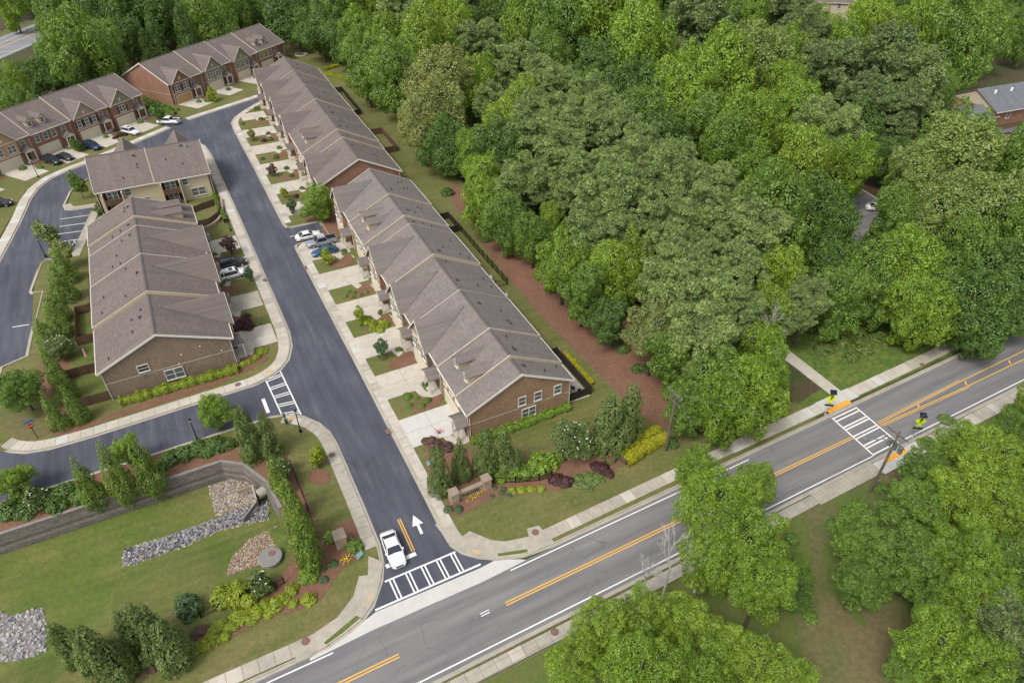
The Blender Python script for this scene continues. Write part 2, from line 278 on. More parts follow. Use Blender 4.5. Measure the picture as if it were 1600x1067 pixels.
# ------------------------------------------------------------------ mesh helpers
class MB:
    def __init__(s): s.v, s.f = [], []
    def add(s, vs, fs):
        n = len(s.v); s.v += [tuple(map(float, q)) for q in vs]; s.f += [tuple(i + n for i in f) for f in fs]; return s
    def box(s, x0, x1, y0, y1, z0, z1):
        return s.add([(x0,y0,z0),(x1,y0,z0),(x1,y1,z0),(x0,y1,z0),(x0,y0,z1),(x1,y0,z1),(x1,y1,z1),(x0,y1,z1)],
                     [(3,2,1,0),(4,5,6,7),(0,1,5,4),(1,2,6,5),(2,3,7,6),(3,0,4,7)])
    def hexa(s, b, t):      # bottom quad, top quad (same order, counter-clockwise from above)
        return s.add(list(b) + list(t), [(3,2,1,0),(4,5,6,7),(0,1,5,4),(1,2,6,5),(2,3,7,6),(3,0,4,7)])
    def prism(s, poly, z0, z1):
        n = len(poly)
        a = sum(poly[i][0]*poly[(i+1)%n][1] - poly[(i+1)%n][0]*poly[i][1] for i in range(n))
        if a < 0: poly = poly[::-1]
        vs = [(x,y,z0) for x,y in poly] + [(x,y,z1) for x,y in poly]
        return s.add(vs, [tuple(range(n,2*n))] + [(i,(i+1)%n,n+(i+1)%n,n+i) for i in range(n)])
    def bar(s, p, q, w, h=None, up=(0,0,1)):
        h = w if h is None else h
        p, q = Vector(p), Vector(q); d = (q-p).normalized(); u = Vector(up)
        if abs(d.dot(u)) > .98: u = Vector((1,0,0))
        a = d.cross(u).normalized()*w/2; b = a.cross(d).normalized()*h/2
        return s.hexa([p-a-b,p+a-b,q+a-b,q-a-b],[p-a+b,p+a+b,q+a+b,q-a+b])
    def tube(s, p, q, r0, r1=None, n=8, caps=True):
        r1 = r0 if r1 is None else r1
        p, q = Vector(p), Vector(q); d = (q-p)
        if d.length < 1e-6: return s
        d.normalize(); u = Vector((0,0,1)) if abs(d.z) < .95 else Vector((1,0,0))
        a = d.cross(u).normalized(); b = d.cross(a)
        vs = []
        for c, r in ((p,r0),(q,r1)):
            for i in range(n):
                t = 2*math.pi*i/n; vs.append(c + a*(r*math.cos(t)) + b*(r*math.sin(t)))
        fs = [(i,n+i,n+(i+1)%n,(i+1)%n) for i in range(n)]
        if caps: fs += [tuple(range(n)), tuple(range(2*n-1,n-1,-1))]
        return s.add(vs, fs)
    def lathe(s, prof, n=12, c=(0,0)):
        vs = [(c[0]+r*math.cos(2*math.pi*i/n), c[1]+r*math.sin(2*math.pi*i/n), z) for r,z in prof for i in range(n)]
        fs = [(k*n+i,k*n+(i+1)%n,(k+1)*n+(i+1)%n,(k+1)*n+i) for k in range(len(prof)-1) for i in range(n)]
        fs += [tuple(range(n-1,-1,-1)), tuple(range((len(prof)-1)*n, len(prof)*n))]
        return s.add(vs, fs)
    def mesh(s, name, smooth=False):
        m = bpy.data.meshes.new(name); m.from_pydata(s.v, [], s.f); m.update()
        if smooth:
            for p in m.polygons: p.use_smooth = True
        return m
    def build(s, name, m, parent=None, loc=None, rz=0, smooth=False):
        return put(s.mesh(name, smooth), name, m, parent, loc, rz)
def put(me, name, m=None, parent=None, loc=None, rz=0):
    if m is not None and not me.materials: me.materials.append(MATS[m])
    o = bpy.data.objects.new(name, me); col.objects.link(o)
    if parent is not None: o.parent = parent
    if loc is not None: o.location = loc
    if rz: o.rotation_euler = (0, 0, rz)
    if m is not None and me.materials[0] is not MATS[m]:
        o.material_slots[0].link = 'OBJECT'; o.material_slots[0].material = MATS[m]
    return o
def tag(o, label=None, cat=None, group=None, kind=None):
    if label: o['label'] = label
    if cat: o['category'] = cat
    if group: o['group'] = group
    if kind: o['kind'] = kind
    return o
def empty(name, loc=(0,0,0), rz=0, label=None, cat=None, group=None):
    o = bpy.data.objects.new(name, None); col.objects.link(o); o.empty_display_size = .5
    o.location = loc; o.rotation_euler = (0, 0, rz)
    return tag(o, label, cat, group)
def struct(mb, name, m, smooth=False): return tag(mb.build(name, m, smooth=smooth), kind='structure')
def sheet(poly, z, name, m, holes=(), thick=0):
    mb = MB()
    if not holes: mb.prism([tuple(p) for p in poly], z - max(thick,.004), z)
    else:
        loops = [[Vector((x,y,0)) for x,y in l] for l in (poly,)+tuple(holes)]
        pts = [p for l in loops for p in l]
        tr = tessellate_polygon(loops)
        fs = []
        for a,b,c in tr:
            n = (pts[b]-pts[a]).cross(pts[c]-pts[a]).z
            fs.append((a,b,c) if n > 0 else (a,c,b))
        mb.add([(p.x,p.y,z) for p in pts], fs)
    return mb.build(name, m)
def arc(cx, cy, r, a0, a1, n=10):
    return [(cx+r*math.cos(math.radians(a0+(a1-a0)*i/n)), cy+r*math.sin(math.radians(a0+(a1-a0)*i/n))) for i in range(n+1)]
def offset(path, d):
    """polyline moved d to its left"""
    out = []
    for i,(x,y) in enumerate(path):
        a = path[max(i-1,0)]; b = path[i]; c = path[min(i+1,len(path)-1)]
        n = []
        for p,q in ((a,b),(b,c)):
            l = math.hypot(q[0]-p[0],q[1]-p[1])
            if l > 1e-6: n.append((-(q[1]-p[1])/l,(q[0]-p[0])/l))
        nx, ny = sum(k[0] for k in n)/len(n), sum(k[1] for k in n)/len(n)
        l = nx*nx+ny*ny
        out.append((x+nx*d/l, y+ny*d/l))
    return out
def smooth_path(pts, it=2):
    for _ in range(it):
        o = [pts[0]]
        for a,b in zip(pts,pts[1:]):
            o += [(a[0]*.75+b[0]*.25,a[1]*.75+b[1]*.25),(a[0]*.25+b[0]*.75,a[1]*.25+b[1]*.75)]
        pts = o + [pts[-1]]
    return pts
def smooth_loop(pts, it=2):
    for _ in range(it):
        o = []
        for a,b in zip(pts,pts[1:]+pts[:1]):
            o += [(a[0]*.75+b[0]*.25,a[1]*.75+b[1]*.25),(a[0]*.25+b[0]*.75,a[1]*.25+b[1]*.75)]
        pts = o
    return pts
def ribbon(mb, path, d0, d1, z0, z1):
    A, B = offset(path,d0), offset(path,d1)
    for i in range(len(path)-1):
        q = [A[i],A[i+1],B[i+1],B[i]] if d1 > d0 else [B[i],B[i+1],A[i+1],A[i]]
        mb.hexa([(x,y,z0) for x,y in q],[(x,y,z1) for x,y in q])
    return mb
def resample(path, step):
    L = [0]
    for a,b in zip(path,path[1:]): L.append(L[-1]+math.hypot(b[0]-a[0],b[1]-a[1]))
    n = max(1,round(L[-1]/step)); out = []; k = 0
    for i in range(n+1):
        t = L[-1]*i/n
        while k < len(L)-2 and L[k+1] < t: k += 1
        u = (t-L[k])/max(L[k+1]-L[k],1e-9); a,b = path[k],path[k+1]
        out.append((a[0]+(b[0]-a[0])*u,a[1]+(b[1]-a[1])*u))
    return out
RS = random.Random(4)
def sidewalk(path, d0, d1, m='concrete', step=1.5, z=.12, alts=None, name='sidewalk'):
    """base strip with one separate slab per panel; the joints between are 2 cm deep"""
    base = struct(ribbon(MB(), path, d0, d1, -.02, z-.03), name, 'joint_dirt')
    pts = resample(path, step); lo, hi = min(d0,d1), max(d0,d1)
    A, B = offset(pts,lo), offset(pts,hi)
    for i in range(len(pts)-1):
        g = .022/ max(.3,math.hypot(pts[i+1][0]-pts[i][0],pts[i+1][1]-pts[i][1]))
        L_ = lambda p,q,t: (p[0]+(q[0]-p[0])*t,p[1]+(q[1]-p[1])*t)
        q = [L_(A[i],A[i+1],g),L_(A[i],A[i+1],1-g),L_(B[i],B[i+1],1-g),L_(B[i],B[i+1],g)]
        dz = RS.uniform(-.006,.006)
        mm = m
        if alts and RS.random() < .22: mm = RS.choice(alts)
        MB().hexa([(x,y,z-.06) for x,y in q],[(x,y,z+dz) for x,y in q]).build('slab', mm, base)
    return base
def curb(path, side, name='curb', m='concrete_old'):
    """path is the asphalt edge; gutter pan 0.3 m and a 0.15 m kerb stone on the given side (+1 left)"""
    mb = ribbon(MB(), path, 0, .32*side, -.02, .022); ribbon(mb, path, .32*side, .48*side, -.02, .135)
    return struct(mb, name, m)

# ------------------------------------------------------------------ ground, basin
BASIN_TOP = [(-60,28.0),(-36,28.0),(-24,28.0),(-11.6,27.9),(-9.3,26.2),(-7.3,22.0),(-6.7,17.4),(-6.0,12.6),(-8.0,10.4),(-13,9.9),(-19,9.6),(-25,9.2),(-30,6.6),(-60,6.0)]
BASIN_BOT = [(-60,27.7),(-36,27.7),(-24,27.7),(-11.7,27.6),(-9.6,26.0),(-7.6,21.9),(-7.05,18.5),(-7.2,18.1),(-9.4,18.0),(-13,18.2),(-19,18.4),(-25,17.2),(-30,12.2),(-60,11.5)]
ZB = -2.6
G = 900
tag(sheet([(-G,-G),(G,-G),(G,2600),(-G,2600)], -.03, 'ground', 'forest_floor', holes=(BASIN_TOP[::-1],)), kind='structure')
mb = MB(); n = len(BASIN_TOP)
mb.add([(x,y,-.02) for x,y in BASIN_TOP] + [(x,y,ZB) for x,y in BASIN_BOT], [tuple(range(2*n-1,n-1,-1))] + [(i,(i+1)%n,n+(i+1)%n,n+i) for i in range(n)])
struct(mb, 'basin_ground', 'basin_grass', smooth=False)

# ------------------------------------------------------------------ roads
def yu(x): return -1.55 + (.0172 if x > 19 else .004)*(x-19)           # through road, upper asphalt edge
def yl(x): return -9.12 + .0090*(x-3)            # lower asphalt edge
xs = list(range(-160, 420, 20))
mb = MB(); pts = [(x,yl(x)) for x in xs] + [(x,yu(x)) for x in xs[::-1]]
main_road = struct(mb.prism(pts,-.04,.0), 'road', 'road_asphalt')
E_R = [(10.9,.9),(9.6,2.2),(8.85,3.7),(8.7,6),(8.75,12),(8.8,40),(8.75,75.8)]           # street, right edge, mouth to parking spur
E_SP = [(8.75,75.8),(9.0,77.3),(10.0,77.9),(15.3,78.2),(15.3,84.2),(10.2,84.2),(9.0,84.8),(8.75,86.5)]
E_R2 = [(8.75,86.5),(8.8,120),(8.7,143),(9.0,147.8),(10.5,151.5),(13.5,155.5),(17.3,159.6),(31,170)]
E_L = [(-2.2,-.4),(-.8,.6),(.95,3.0),(1.75,5.0),(2.15,7.4),(2.2,14),(2.15,24.5),(1.9,27),(1.1,29.3),(-.5,31.6),(-2.6,33.0),(-4.6,33.5),(-14,33.5),(-28,33.4),(-60,33.4)]
E_LN = [(-36.4,43.3),(-35.2,41.9),(-33.3,40.7),(-30.6,40.05),(-26,39.95),(-9,40.5),(-5.2,40.6),(-3.2,41.2),(-1.1,42.3),(.55,44.2),(1.7,47.2),(2.15,51),(2.15,60),(2.0,90),(1.8,110),(1.6,128),(1.0,135),(-1.2,139.5),(-4.5,142.2)]
E_IS = [(-4.5,142.2),(-10,138.4),(-22.5,129.0),(-26.0,125.8),(-28.2,121.6),(-29.4,115),(-29.0,112.6),(-27.8,111.8),(-23.9,111.4),(-25.9,102),(-28.1,91.6)]
E_LE = [(-28.1,91.6),(-31.9,92.9),(-33.0,91.6),(-34.3,82.2),(-34.0,81.2),(-32.6,80.9),(-33.8,67.7),(-34.1,63.0),(-37.3,61.8),(-37.9,55),(-37.6,47),(-36.4,43.3)]
E_NW = [(-46,60),(-43,80),(-39.3,94.9),(-37.7,104),(-36.3,112.5),(-35.2,121),(-33.9,126.3),(-31.6,130.5),(-28,133.6),(-24.2,135.9),(-8,148.3),(-5,150.6)]
E_NN = [(-.3,154.4),(4.5,156.9),(18.6,163.8),(31,171.8)]
street_poly = E_L[:12] + [(-6,37)] + [(-5.2,40.6)] + E_LN[7:] + [(-4.5,145)] + [(-5,150.6),(-8.4,156.8),(-3.6,159.6),(-.3,154.4)] + E_NN[1:] + E_R2[::-1] + E_SP[::-1] + E_R[::-1] + [(14.5,-1.3),(-5.4,-1.8)]
street = struct(MB().prism(street_poly,-.02,.012), 'street', 'street_asphalt')
side_poly = [(-5.5,33.5)] + E_L[12:] + [(-60,62)] + [(-37.3,61.8)] + E_LE[-4:] + E_LN[:7] + [(-5.5,37)]
struct(MB().prism(side_poly,-.02,.008), 'side_street', 'street_asphalt')
loop_poly = [(-60,61.6),(-60,75)] + E_NW[1:] + [(-4.4,150.6),(-3.5,144),(-4.5,142.2)] + E_IS[1:] + E_LE[1:9]
struct(MB().prism(loop_poly,-.02,.004), 'loop_road', 'street_asphalt')
# concrete valley gutter across the street mouth
apron = [(-2.2,-.4),(-.9,-.02),(10.7,-.25),(12.6,-.1),(15,-1.25),(15.5,-1.62),(10,-1.86),(-1.6,-1.72),(-8,-1.98),(-8,-1.68),(-5.4,-1.45)]
struct(MB().prism(apron,-.02,.020), 'gutter_apron', 'concrete_new')
# ------------------------------------------------------------------ paint
def mark(parent, pts, m='white_paint', z=.017, name='marking'):
    MB().prism(pts, z-.003, z).build(name, m, parent)
def line(parent, p, q, w, m='white_paint', z=.017, name='painted_line'):
    dx, dy = q[0]-p[0], q[1]-p[1]; l = math.hypot(dx,dy); nx, ny = -dy/l*w/2, dx/l*w/2
    mark(parent, [(p[0]+nx,p[1]+ny),(p[0]-nx,p[1]-ny),(q[0]-nx,q[1]-ny),(q[0]+nx,q[1]+ny)], m, z, name)
for y0, y1, gx in ((2.85,.18,None),):
    line(street,(1.05,2.85),(9.1,2.82),.2); line(street,(-.85,.2),(10.9,.16),.22)
    for x in (1.75,3.55,5.3,7.05,8.7):
        for d in (-.2,.2): line(street,(x+d,2.75),(x+d+.05,.31),.16)
line(street,(1.75,4.5),(5.2,4.6),.5)
for d in (-.13,.13): line(street,(5.05+d,5.0),(5.1+d,9.8),.13,'yellow_paint')
mark(street,[(6.74,9.55),(6.1,8.05),(6.58,8.05),(6.55,6.7),(6.88,6.7),(6.9,8.05),(7.38,8.02)])
line(street,(-3.5,41.0),(-3.05,33.2),.18); line(street,(-1.25,42.2),(-.75,31.9),.18)
for k in range(5):
    y = 41.0 - 1.93*k
    for d in (-.22,.22): line(street,(-3.4+.09*k,y+d-.05*k),(-1.2+.1*k,y+d+.35-.26*k),.16)
line(street,(-4.65,37.4),(-4.55,34.3),.45)
line(street,(8.9,81.0),(10.6,81.0),.15)
def ycen(x): return -5.33 + .0087*x
for a, b in ((-150,-.3),(11.2,61.4)):
    for d in (-.15,.15): line(main_road,(a,ycen(a)+d),(b,ycen(b)+d),.14,'yellow_paint',.005)
for s in (-1,1):
    line(main_road,(66.6,ycen(66.6)+.15*s),(84,ycen(84)+.55*s),.14,'yellow_paint',.005); line(main_road,(84,ycen(84)+.55*s),(320,ycen(320)+1.7*s),.14,'yellow_paint',.005)
    line(main_road,(66.6,ycen(66.6)+.42*s),(84,ycen(84)+.80*s),.10,'yellow_paint',.005)
for x in (74,84,94): line(main_road,(x,ycen(x)-.3),(x+.6,ycen(x)+.3),.22,'yellow_paint',.005)
line(main_road,(-150,-2.75),(-5.85,-2.18),.14,z=.005); line(main_road,(13.4,-1.98),(47,-1.58),.13,z=.005)
line(main_road,(-150,-9.6),(61.2,-8.25),.14,z=.005); line(main_road,(67.2,-8.1),(320,-6.2),.14,z=.005)
for d in (0,.28): line(main_road,(8.4,-5.3+d),(9.4,-5.28+d),.09,z=.005)
line(main_road,(62.0,-1.0),(61.4,-8.3),.22,z=.005); line(main_road,(66.5,-.95),(66.0,-8.2),.22,z=.005)
for y in (-1.2,-1.75,-3.0,-3.45,-4.75,-5.2,-6.5,-6.95,-8.1):
    line(main_road,(62.05+(y+1)*.08,y),(66.45+(y+1)*.07,y+.08),.2,z=.005)
loop_marks = bpy.data.objects['loop_road']
for p, q in (((-29.8,108.8),(-24.4,108)),((-30.3,105.5),(-24.9,104.6)),((-30.8,102.3),(-25.5,101.4)),((-30.6,98.9),(-26,98.1)),((-28.9,95.4),(-26.5,95.0)),((-36.2,72.1),(-33.9,71.7)),((-28.9,95.4),(-29.9,98.7)),((-27.2,98.2),(-28.0,95.3))):
    line(loop_marks,p,q,.16,z=.009)
for k in range(3): line(loop_marks,(-29.3+.9*k,98.5-.1*k),(-28.6+.9*k,95.4),.14,z=.009)

# ------------------------------------------------------------------ curbs and sidewalks
OLD, NEW = 'concrete_old', 'concrete_new'
curb(E_R,-1); sidewalk(smooth_path(E_R,1)[4:], -.48, -1.7, 'concrete', alts=[OLD,OLD,NEW])
curb(E_SP,-1); curb(E_R2,-1)
sidewalk(E_R2, -.48, -1.75, 'concrete', alts=[OLD,OLD,NEW])
sidewalk([(8.75,66),(8.75,75.8),(9.3,77.2),(10.3,77.9)], -.48, -1.7, 'concrete')
curb(E_L,1); sidewalk(E_L[4:11], .48, 1.75, OLD, alts=['concrete'])
curb(E_LN,1); sidewalk(E_LN[:17], .48, 2.0, 'concrete', alts=[OLD,OLD,NEW])
curb(E_IS,1); curb(E_LE,1); sidewalk(E_IS[5:], .48, 1.6, OLD)
curb(E_NW,1); sidewalk(E_NW[1:], .48, 2.1, 'concrete', alts=[NEW])
curb(E_NN,1); sidewalk(E_NN, .48, 2.1, 'concrete', alts=[NEW])
up_l = [(x,yu(x)) for x in range(-120,-6,6)]+[(-6,-1.6),(-3.6,-1.0),(-2.2,-.4)]
up_r = [(10.9,.9),(12.8,-.35),(15.5,-1.25)] + [(x,yu(x)) for x in range(19,330,8)]
lo_ = [(x,yl(x)) for x in range(-120,330,8)]
curb(up_l,1); curb(up_r,1); curb(lo_,-1)
sidewalk([(x,-.25) for x in range(-60,-7,4)], -.75, .75, OLD, alts=['concrete'])
sidewalk([(18.9,.15),(46,.85)], -.75, .75, OLD, alts=['concrete']); sidewalk([(46,.85),(62,1.1)], -.85, .85, 'concrete', alts=[NEW])
sidewalk([(62,1.1),(68.5,1.25)], -1.0, .95, NEW); sidewalk([(68.5,1.25),(80,1.5)], -.85, .85, 'concrete', alts=[NEW]); sidewalk([(80,1.5),(130,3.0)], -.85, .85, OLD, alts=['concrete'])
sidewalk([(-30,-10.7),(20,-10.45),(49.5,-10.0)], -.62, .68, OLD, alts=['concrete']); sidewalk([(49.5,-10.0),(60,-9.9)], -.85, .85, OLD)
sidewalk([(60,-10.1),(68.5,-9.95)], -.95, .95, NEW); sidewalk([(68.5,-9.95),(120,-9.3)], -.85, .85, OLD, alts=['concrete'])
def zz(f, pts, z=0):
    ox, oy, s = {'A1':(0,0,3.9975),'A2':(350,0,3.9975),'A3':(0,230,3.9525),'A4':(350,230,3.9525),'A5':(0,480,3.9525),'A6':(350,480,3.9525),'A7':(0,730,3.165),'A8':(350,730,3.165),
      'B1':(700,0,3.5556),'B2':(1150,0,3.5556),'B3':(700,250,3.5556),'B4':(1150,250,3.5556),'B5':(620,520,3.5556),'B6':(1150,500,3.5556),'B7':(700,767,3.5556),'B8':(1150,767,3.5556),
      'C1':(0,60,6.6667),'C2':(190,30,5.926),'C3':(0,200,8.889),'C4':(0,300,4.104),'C5':(440,330,8.889),'C6':(360,690,6.6667),'C7':(640,680,6.6667),'C8':(1230,560,6.6667)}[f]
    return [P(ox+x/s, oy+y/s, z) for x,y in pts]
def zpx(f, x, y):
    ox, oy, s = {'A1':(0,0,3.9975),'A2':(350,0,3.9975),'A3':(0,230,3.9525),'A4':(350,230,3.9525),'A5':(0,480,3.9525),'A6':(350,480,3.9525),'A7':(0,730,3.165),'A8':(350,730,3.165),'B5':(620,520,3.5556),'B6':(1150,500,3.5556),'C3':(0,200,8.889),'C4':(0,300,4.104),'C5':(440,330,8.889),'C6':(360,690,6.6667),'C7':(640,680,6.6667),'C2':(190,30,5.926)}[f]
    return ox+x/s, oy+y/s
def pad(poly, m=OLD, z=.118): return struct(MB().prism(poly,-.02,z), 'corner_pad', m)
pad(zz('B7',[(-35,130),(0,165),(80,255),(120,225),(240,275),(320,282),(450,255),(438,210),(505,195),(530,222),(590,285),(440,362),(270,381),(180,372),(90,335),(0,275),(-70,190)]))
pad(zz('A8',[(715,440),(712,535),(668,540),(640,640),(560,745),(440,826),(360,868),(352,972),(505,888),(680,758),(755,640),(775,560),(788,470)]))
for f, p in (('B7',[(275,350),(440,325),(445,350),(280,371)]),('A8',[(495,868),(655,735),(675,745),(512,886)])):
    struct(MB().prism(zz(f,p),.0,.124), 'grass_strip', 'yard_grass')
for cx, cy, m in ((64.6,.13,'tactile_yellow'),):
    struct(MB().prism([(62.5,.45),(62.3,-.3),(66.5,-.2),(66.7,.5)],.0,.132),'tactile_strip','tactile_yellow')
struct(MB().prism([(61.7,-9.25),(61.6,-9.9),(65.7,-9.8),(65.8,-9.15)],.0,.132),'tactile_strip','tactile_yellow')
for p in (zz('A8',[(712,645),(735,625),(742,640),(708,672)]), zz('A8',[(1225,405),(1266,415),(1266,440),(1235,432)]), zz('A6',[(258,400),(300,388),(305,402),(265,418)]), zz('A6',[(390,676),(440,680),(430,700),(395,694)])):
    struct(MB().prism(p,.0,.132),'tactile_strip','tactile_worn')
# manhole and inlet lids
for f, x, y in (('A8',405,862),('B7',485,232),('B7',592,785),('A6',668,915),('A5',1472,480),('B6',1035,252)):
    a = zz(f,[(x,y)])[0]
    t = MB().lathe([(.42,.10),(.42,.137),(.36,.141),(.0,.143)],16,a).build('manhole_cover','iron_lid'); tag(t,'round rusty iron manhole lid set in the concrete walk','manhole cover','iron lids in the walks')
for f, x, y in (('A6',1012,772),('A4',502,748),('A4',252,825)):
    a = zz(f,[(x,y)])[0]
    t = MB().box(a[0]-.3,a[0]+.3,a[1]-.45,a[1]+.45,.05,.165).build('storm_drain','iron_lid'); tag(t,'rusty iron storm drain inlet hood in the street kerb','storm drain','kerb inlets along the street')

# ------------------------------------------------------------------ lawns and beds (thin raised sheets)
LAWNS = [0]
def lawn(poly, m='lawn_grass', z=.06, holes=(), name='lawn'):
    LAWNS[0] += 1; z += .0023*LAWNS[0]
    return tag(sheet(poly, z, name, m, holes, thick=.08), kind='structure')
lawn([(-60,33.0),(-4.6,33.1),(-2.9,32.6),(-.9,31.0),(.6,28.9),(1.3,26.5),(1.6,24),(1.7,7.4),(1.2,5.4),(.4,3.4),(-2.6,.0),(-6,-1.2),(-12,-1.32),(-60,-1.5)], holes=(BASIN_TOP[::-1],))
lawn([(-38,43),(-33,42),(-26,41.2),(-5,41.7),(-2,42.8),(-.1,45.5),(1.2,49),(1.6,60),(1.5,90),(1.3,110),(1.1,127),(.5,134.5),(-4.5,141.5),(-23,128),(-27.6,121),(-28.7,114.5),(-28,112.5),(-23.6,112.2),(-27.6,92.2),(-33,92.5),(-33.6,82),(-33.4,67.7),(-33.6,62.6),(-37,61.2)])
lawn([(9.2,75.9),(9.2,12),(9.2,5),(10.4,2.6),(12.2,.9),(15.5,-.9),(19,-1.1),(46,-.6),(60,-.4),(60,3.5),(44,4.8),(42,9),(46,30),(44,60),(48,90),(58,130),(60,178),(42,190),(31,171),(17.6,158.8),(9.5,146.5),(9.3,86.5),(9.3,84.6),(15.7,84.6),(15.7,77.7)])
lawn([(-6,151),(-29,134),(-33.4,131),(-36.4,126),(-40,105),(-47,75),(-75,100),(-70,140),(-30,170),(0,182),(30,210),(55,205),(50,190),(40,178),(18,164.2),(-.5,155.2),(-4,161),(-8.5,157.2)])
struct(MB().prism([(65.3,2.0),(67.2,2.0),(67.4,9),(67.5,18),(65.2,24),(63.6,23),(65.0,17),(65.4,9)],-.02,.10),'footpath','concrete')
lawn([(60,3.0),(66,4),(67.6,12),(68,24),(76,26),(86,19),(92,8),(100,4.0),(100,.6),(60,.0)],'rough_grass',.05)
struct(MB().prism([(100,4),(120,4.5),(200,6),(330,9),(330,4.2),(120,.8),(100,.4)],-.03,.04),'verge','dry_grass')
struct(MB().prism([(-120,-10),(330,-7),(330,-40),(-120,-40)],-.03,-.012),'verge','dry_grass')
lawn([(18,-11.2),(36,-11.0),(54,-10.6),(52,-14),(44,-19),(36,-40),(-20,-40),(-40,-12)],'yard_grass',.03)
lawn(zz('B8',[(380,110),(560,60),(560,250),(470,330),(520,560),(700,760),(900,700),(1060,1067),(400,1067),(330,740),(430,420)]),'dry_grass',.045)
BEDS = [0]
def bed(pts, m='mulch', z=.10, sm=1):
    BEDS[0] += 1; z += .0011*BEDS[0]
    return tag(sheet(smooth_loop(list(pts),sm) if sm else pts, z, 'planting_bed', m, thick=.12), kind='structure')
# long pine straw strip behind the right-hand rows
bed([(46,4.8),(40,6.5),(39.2,20),(38.7,40),(39.5,55),(41,70),(42.8,88),(47,88),(48,66),(50,40),(52,14),(50,4.5)],'pine_straw',.085)
bed(zz('C7',[(380,830),(420,640),(240,480),(140,170),(250,70),(560,110),(680,200),(700,400),(900,420),(1400,330),(1900,100),(2250,120),(2400,40),(2480,90),(2250,290),(1950,440),(1640,570),(1000,630),(760,700),(560,840)]),sm=2)
bed(zz('A8',[(340,0),(420,170),(480,340),(560,290),(640,250),(690,300),(660,400),(690,450),(600,480),(540,570),(450,690),(200,745),(0,865),(-350,1010),(-460,1067),(-480,1000),(-200,860),(0,770),(120,650),(260,560),(330,480),(330,400),(300,200),(270,130),(250,60),(280,0)]),sm=1)
bed([(-60,30.6),(-28,30.4),(-14,30.6),(-9,29.6),(-4.4,27),(-3.8,22),(-4.4,17),(-6.2,13.5),(-6.6,17.4),(-7.2,22),(-9.2,26.4),(-11.6,28.1),(-36,28.15),(-60,28.15)],sm=0)
bed(zz('C6',[(800,370),(850,440),(960,470),(1030,430),(1050,340),(960,290),(860,290)]))
bed([(-60,33.0),(-14,33.0),(-9,31.4),(-5,28.5),(-6,27.5),(-9.5,29.4),(-14,30.6),(-60,30.6)],sm=0)
bed(zz('A5',[(235,340),(350,190),(440,340),(470,620),(340,740),(262,720),(245,500)]),sm=1,z=.085); bed(zz('A5',[(262,752),(560,720),(740,640),(1460,400),(1580,330),(1581,380),(1300,500),(700,690),(420,790),(330,800)]),sm=1,z=.085)
# bare shoulder of the corner by the stop sign
struct(MB().prism(zz('A5',[(0,640),(100,640),(260,700),(330,780),(200,830),(80,815),(0,760)]),0,.078),'verge','dry_grass')
bed(zz('A4',[(590,470),(640,600),(720,640),(700,420),(640,400)]),sm=1)

# ------------------------------------------------------------------ driveways and front yards
def driveway(x0, x1, y0, y1, m='concrete', nx=2, ny=2, walk=None):
    base = struct(MB().box(x0,x1,y0,y1,-.02,.085),'driveway','joint_dirt')
    for i in range(nx):
        for j in range(ny):
            a, b = x0+(x1-x0)*i/nx, x0+(x1-x0)*(i+1)/nx; c, d = y0+(y1-y0)*j/ny, y0+(y1-y0)*(j+1)/ny
            MB().box(a+.02,b-.02,c+.02,d-.02,.06,.115+RS.uniform(-.004,.004)).build('slab', m, base)
    return base
def front_walk(xw, xd, y, s):
    """narrow curved walk from porch to drive"""
    pts = smooth_path([(xw,y-1.6*s),(xw+(xd-xw)*.28,y-1.9*s),(xw+(xd-xw)*.55,y-1.3*s),(xw+(xd-xw)*.62,y+.1*s)],2)
    struct(ribbon(MB(),pts,-.55,.55,-.02,.112),'front_walk','concrete')
R_DRV = [(19.3,24.8,NEW),(29.3,34.8,'concrete'),(39.2,44.8,'concrete'),(49.4,54.8,'concrete'),(59.5,65.2,'concrete'),(70.2,75.8,'concrete')]
for a, b, m in R_DRV:
    driveway(10.45,17.6,a,b,m); front_walk(17.5,13.6,a,1)
    if a > 20: bed([(12.9,a-4.3),(17.3,a-4.3),(17.3,a-.1),(14.2,a-2.4),(12.9,a-2.6)],sm=1)
R2_DRV = [(89.3,94.7),(100.2,105.4),(111,117.2),(123.4,128.9),(135,140.5),(147.2,152.5)]
for a, b in R2_DRV:
    driveway(10.5 if a < 146 else 12,18.2,a,b,'concrete'); front_walk(18.0,14.3,a,1)
    bed([(13.2,a-4.4),(17.6,a-4.4),(17.6,a-.1),(14.8,a-2.4),(13.2,a-2.4)],sm=1)
L_DRV = [(49.3,54.6),(60.2,64.9),(70.1,77.3),(80.7,86.0)]
for a, b in L_DRV:
    driveway(-6.6,-.05,a,b,'concrete' if a != 60.2 else OLD); front_walk(-6.6,-2.7,a,1)
    bed([(-6.0,a-4.2),(-2.2,a-4.2),(-2.2,a-2.2),(-3.2,a-2.4),(-6.0,a-.2)],sm=1)

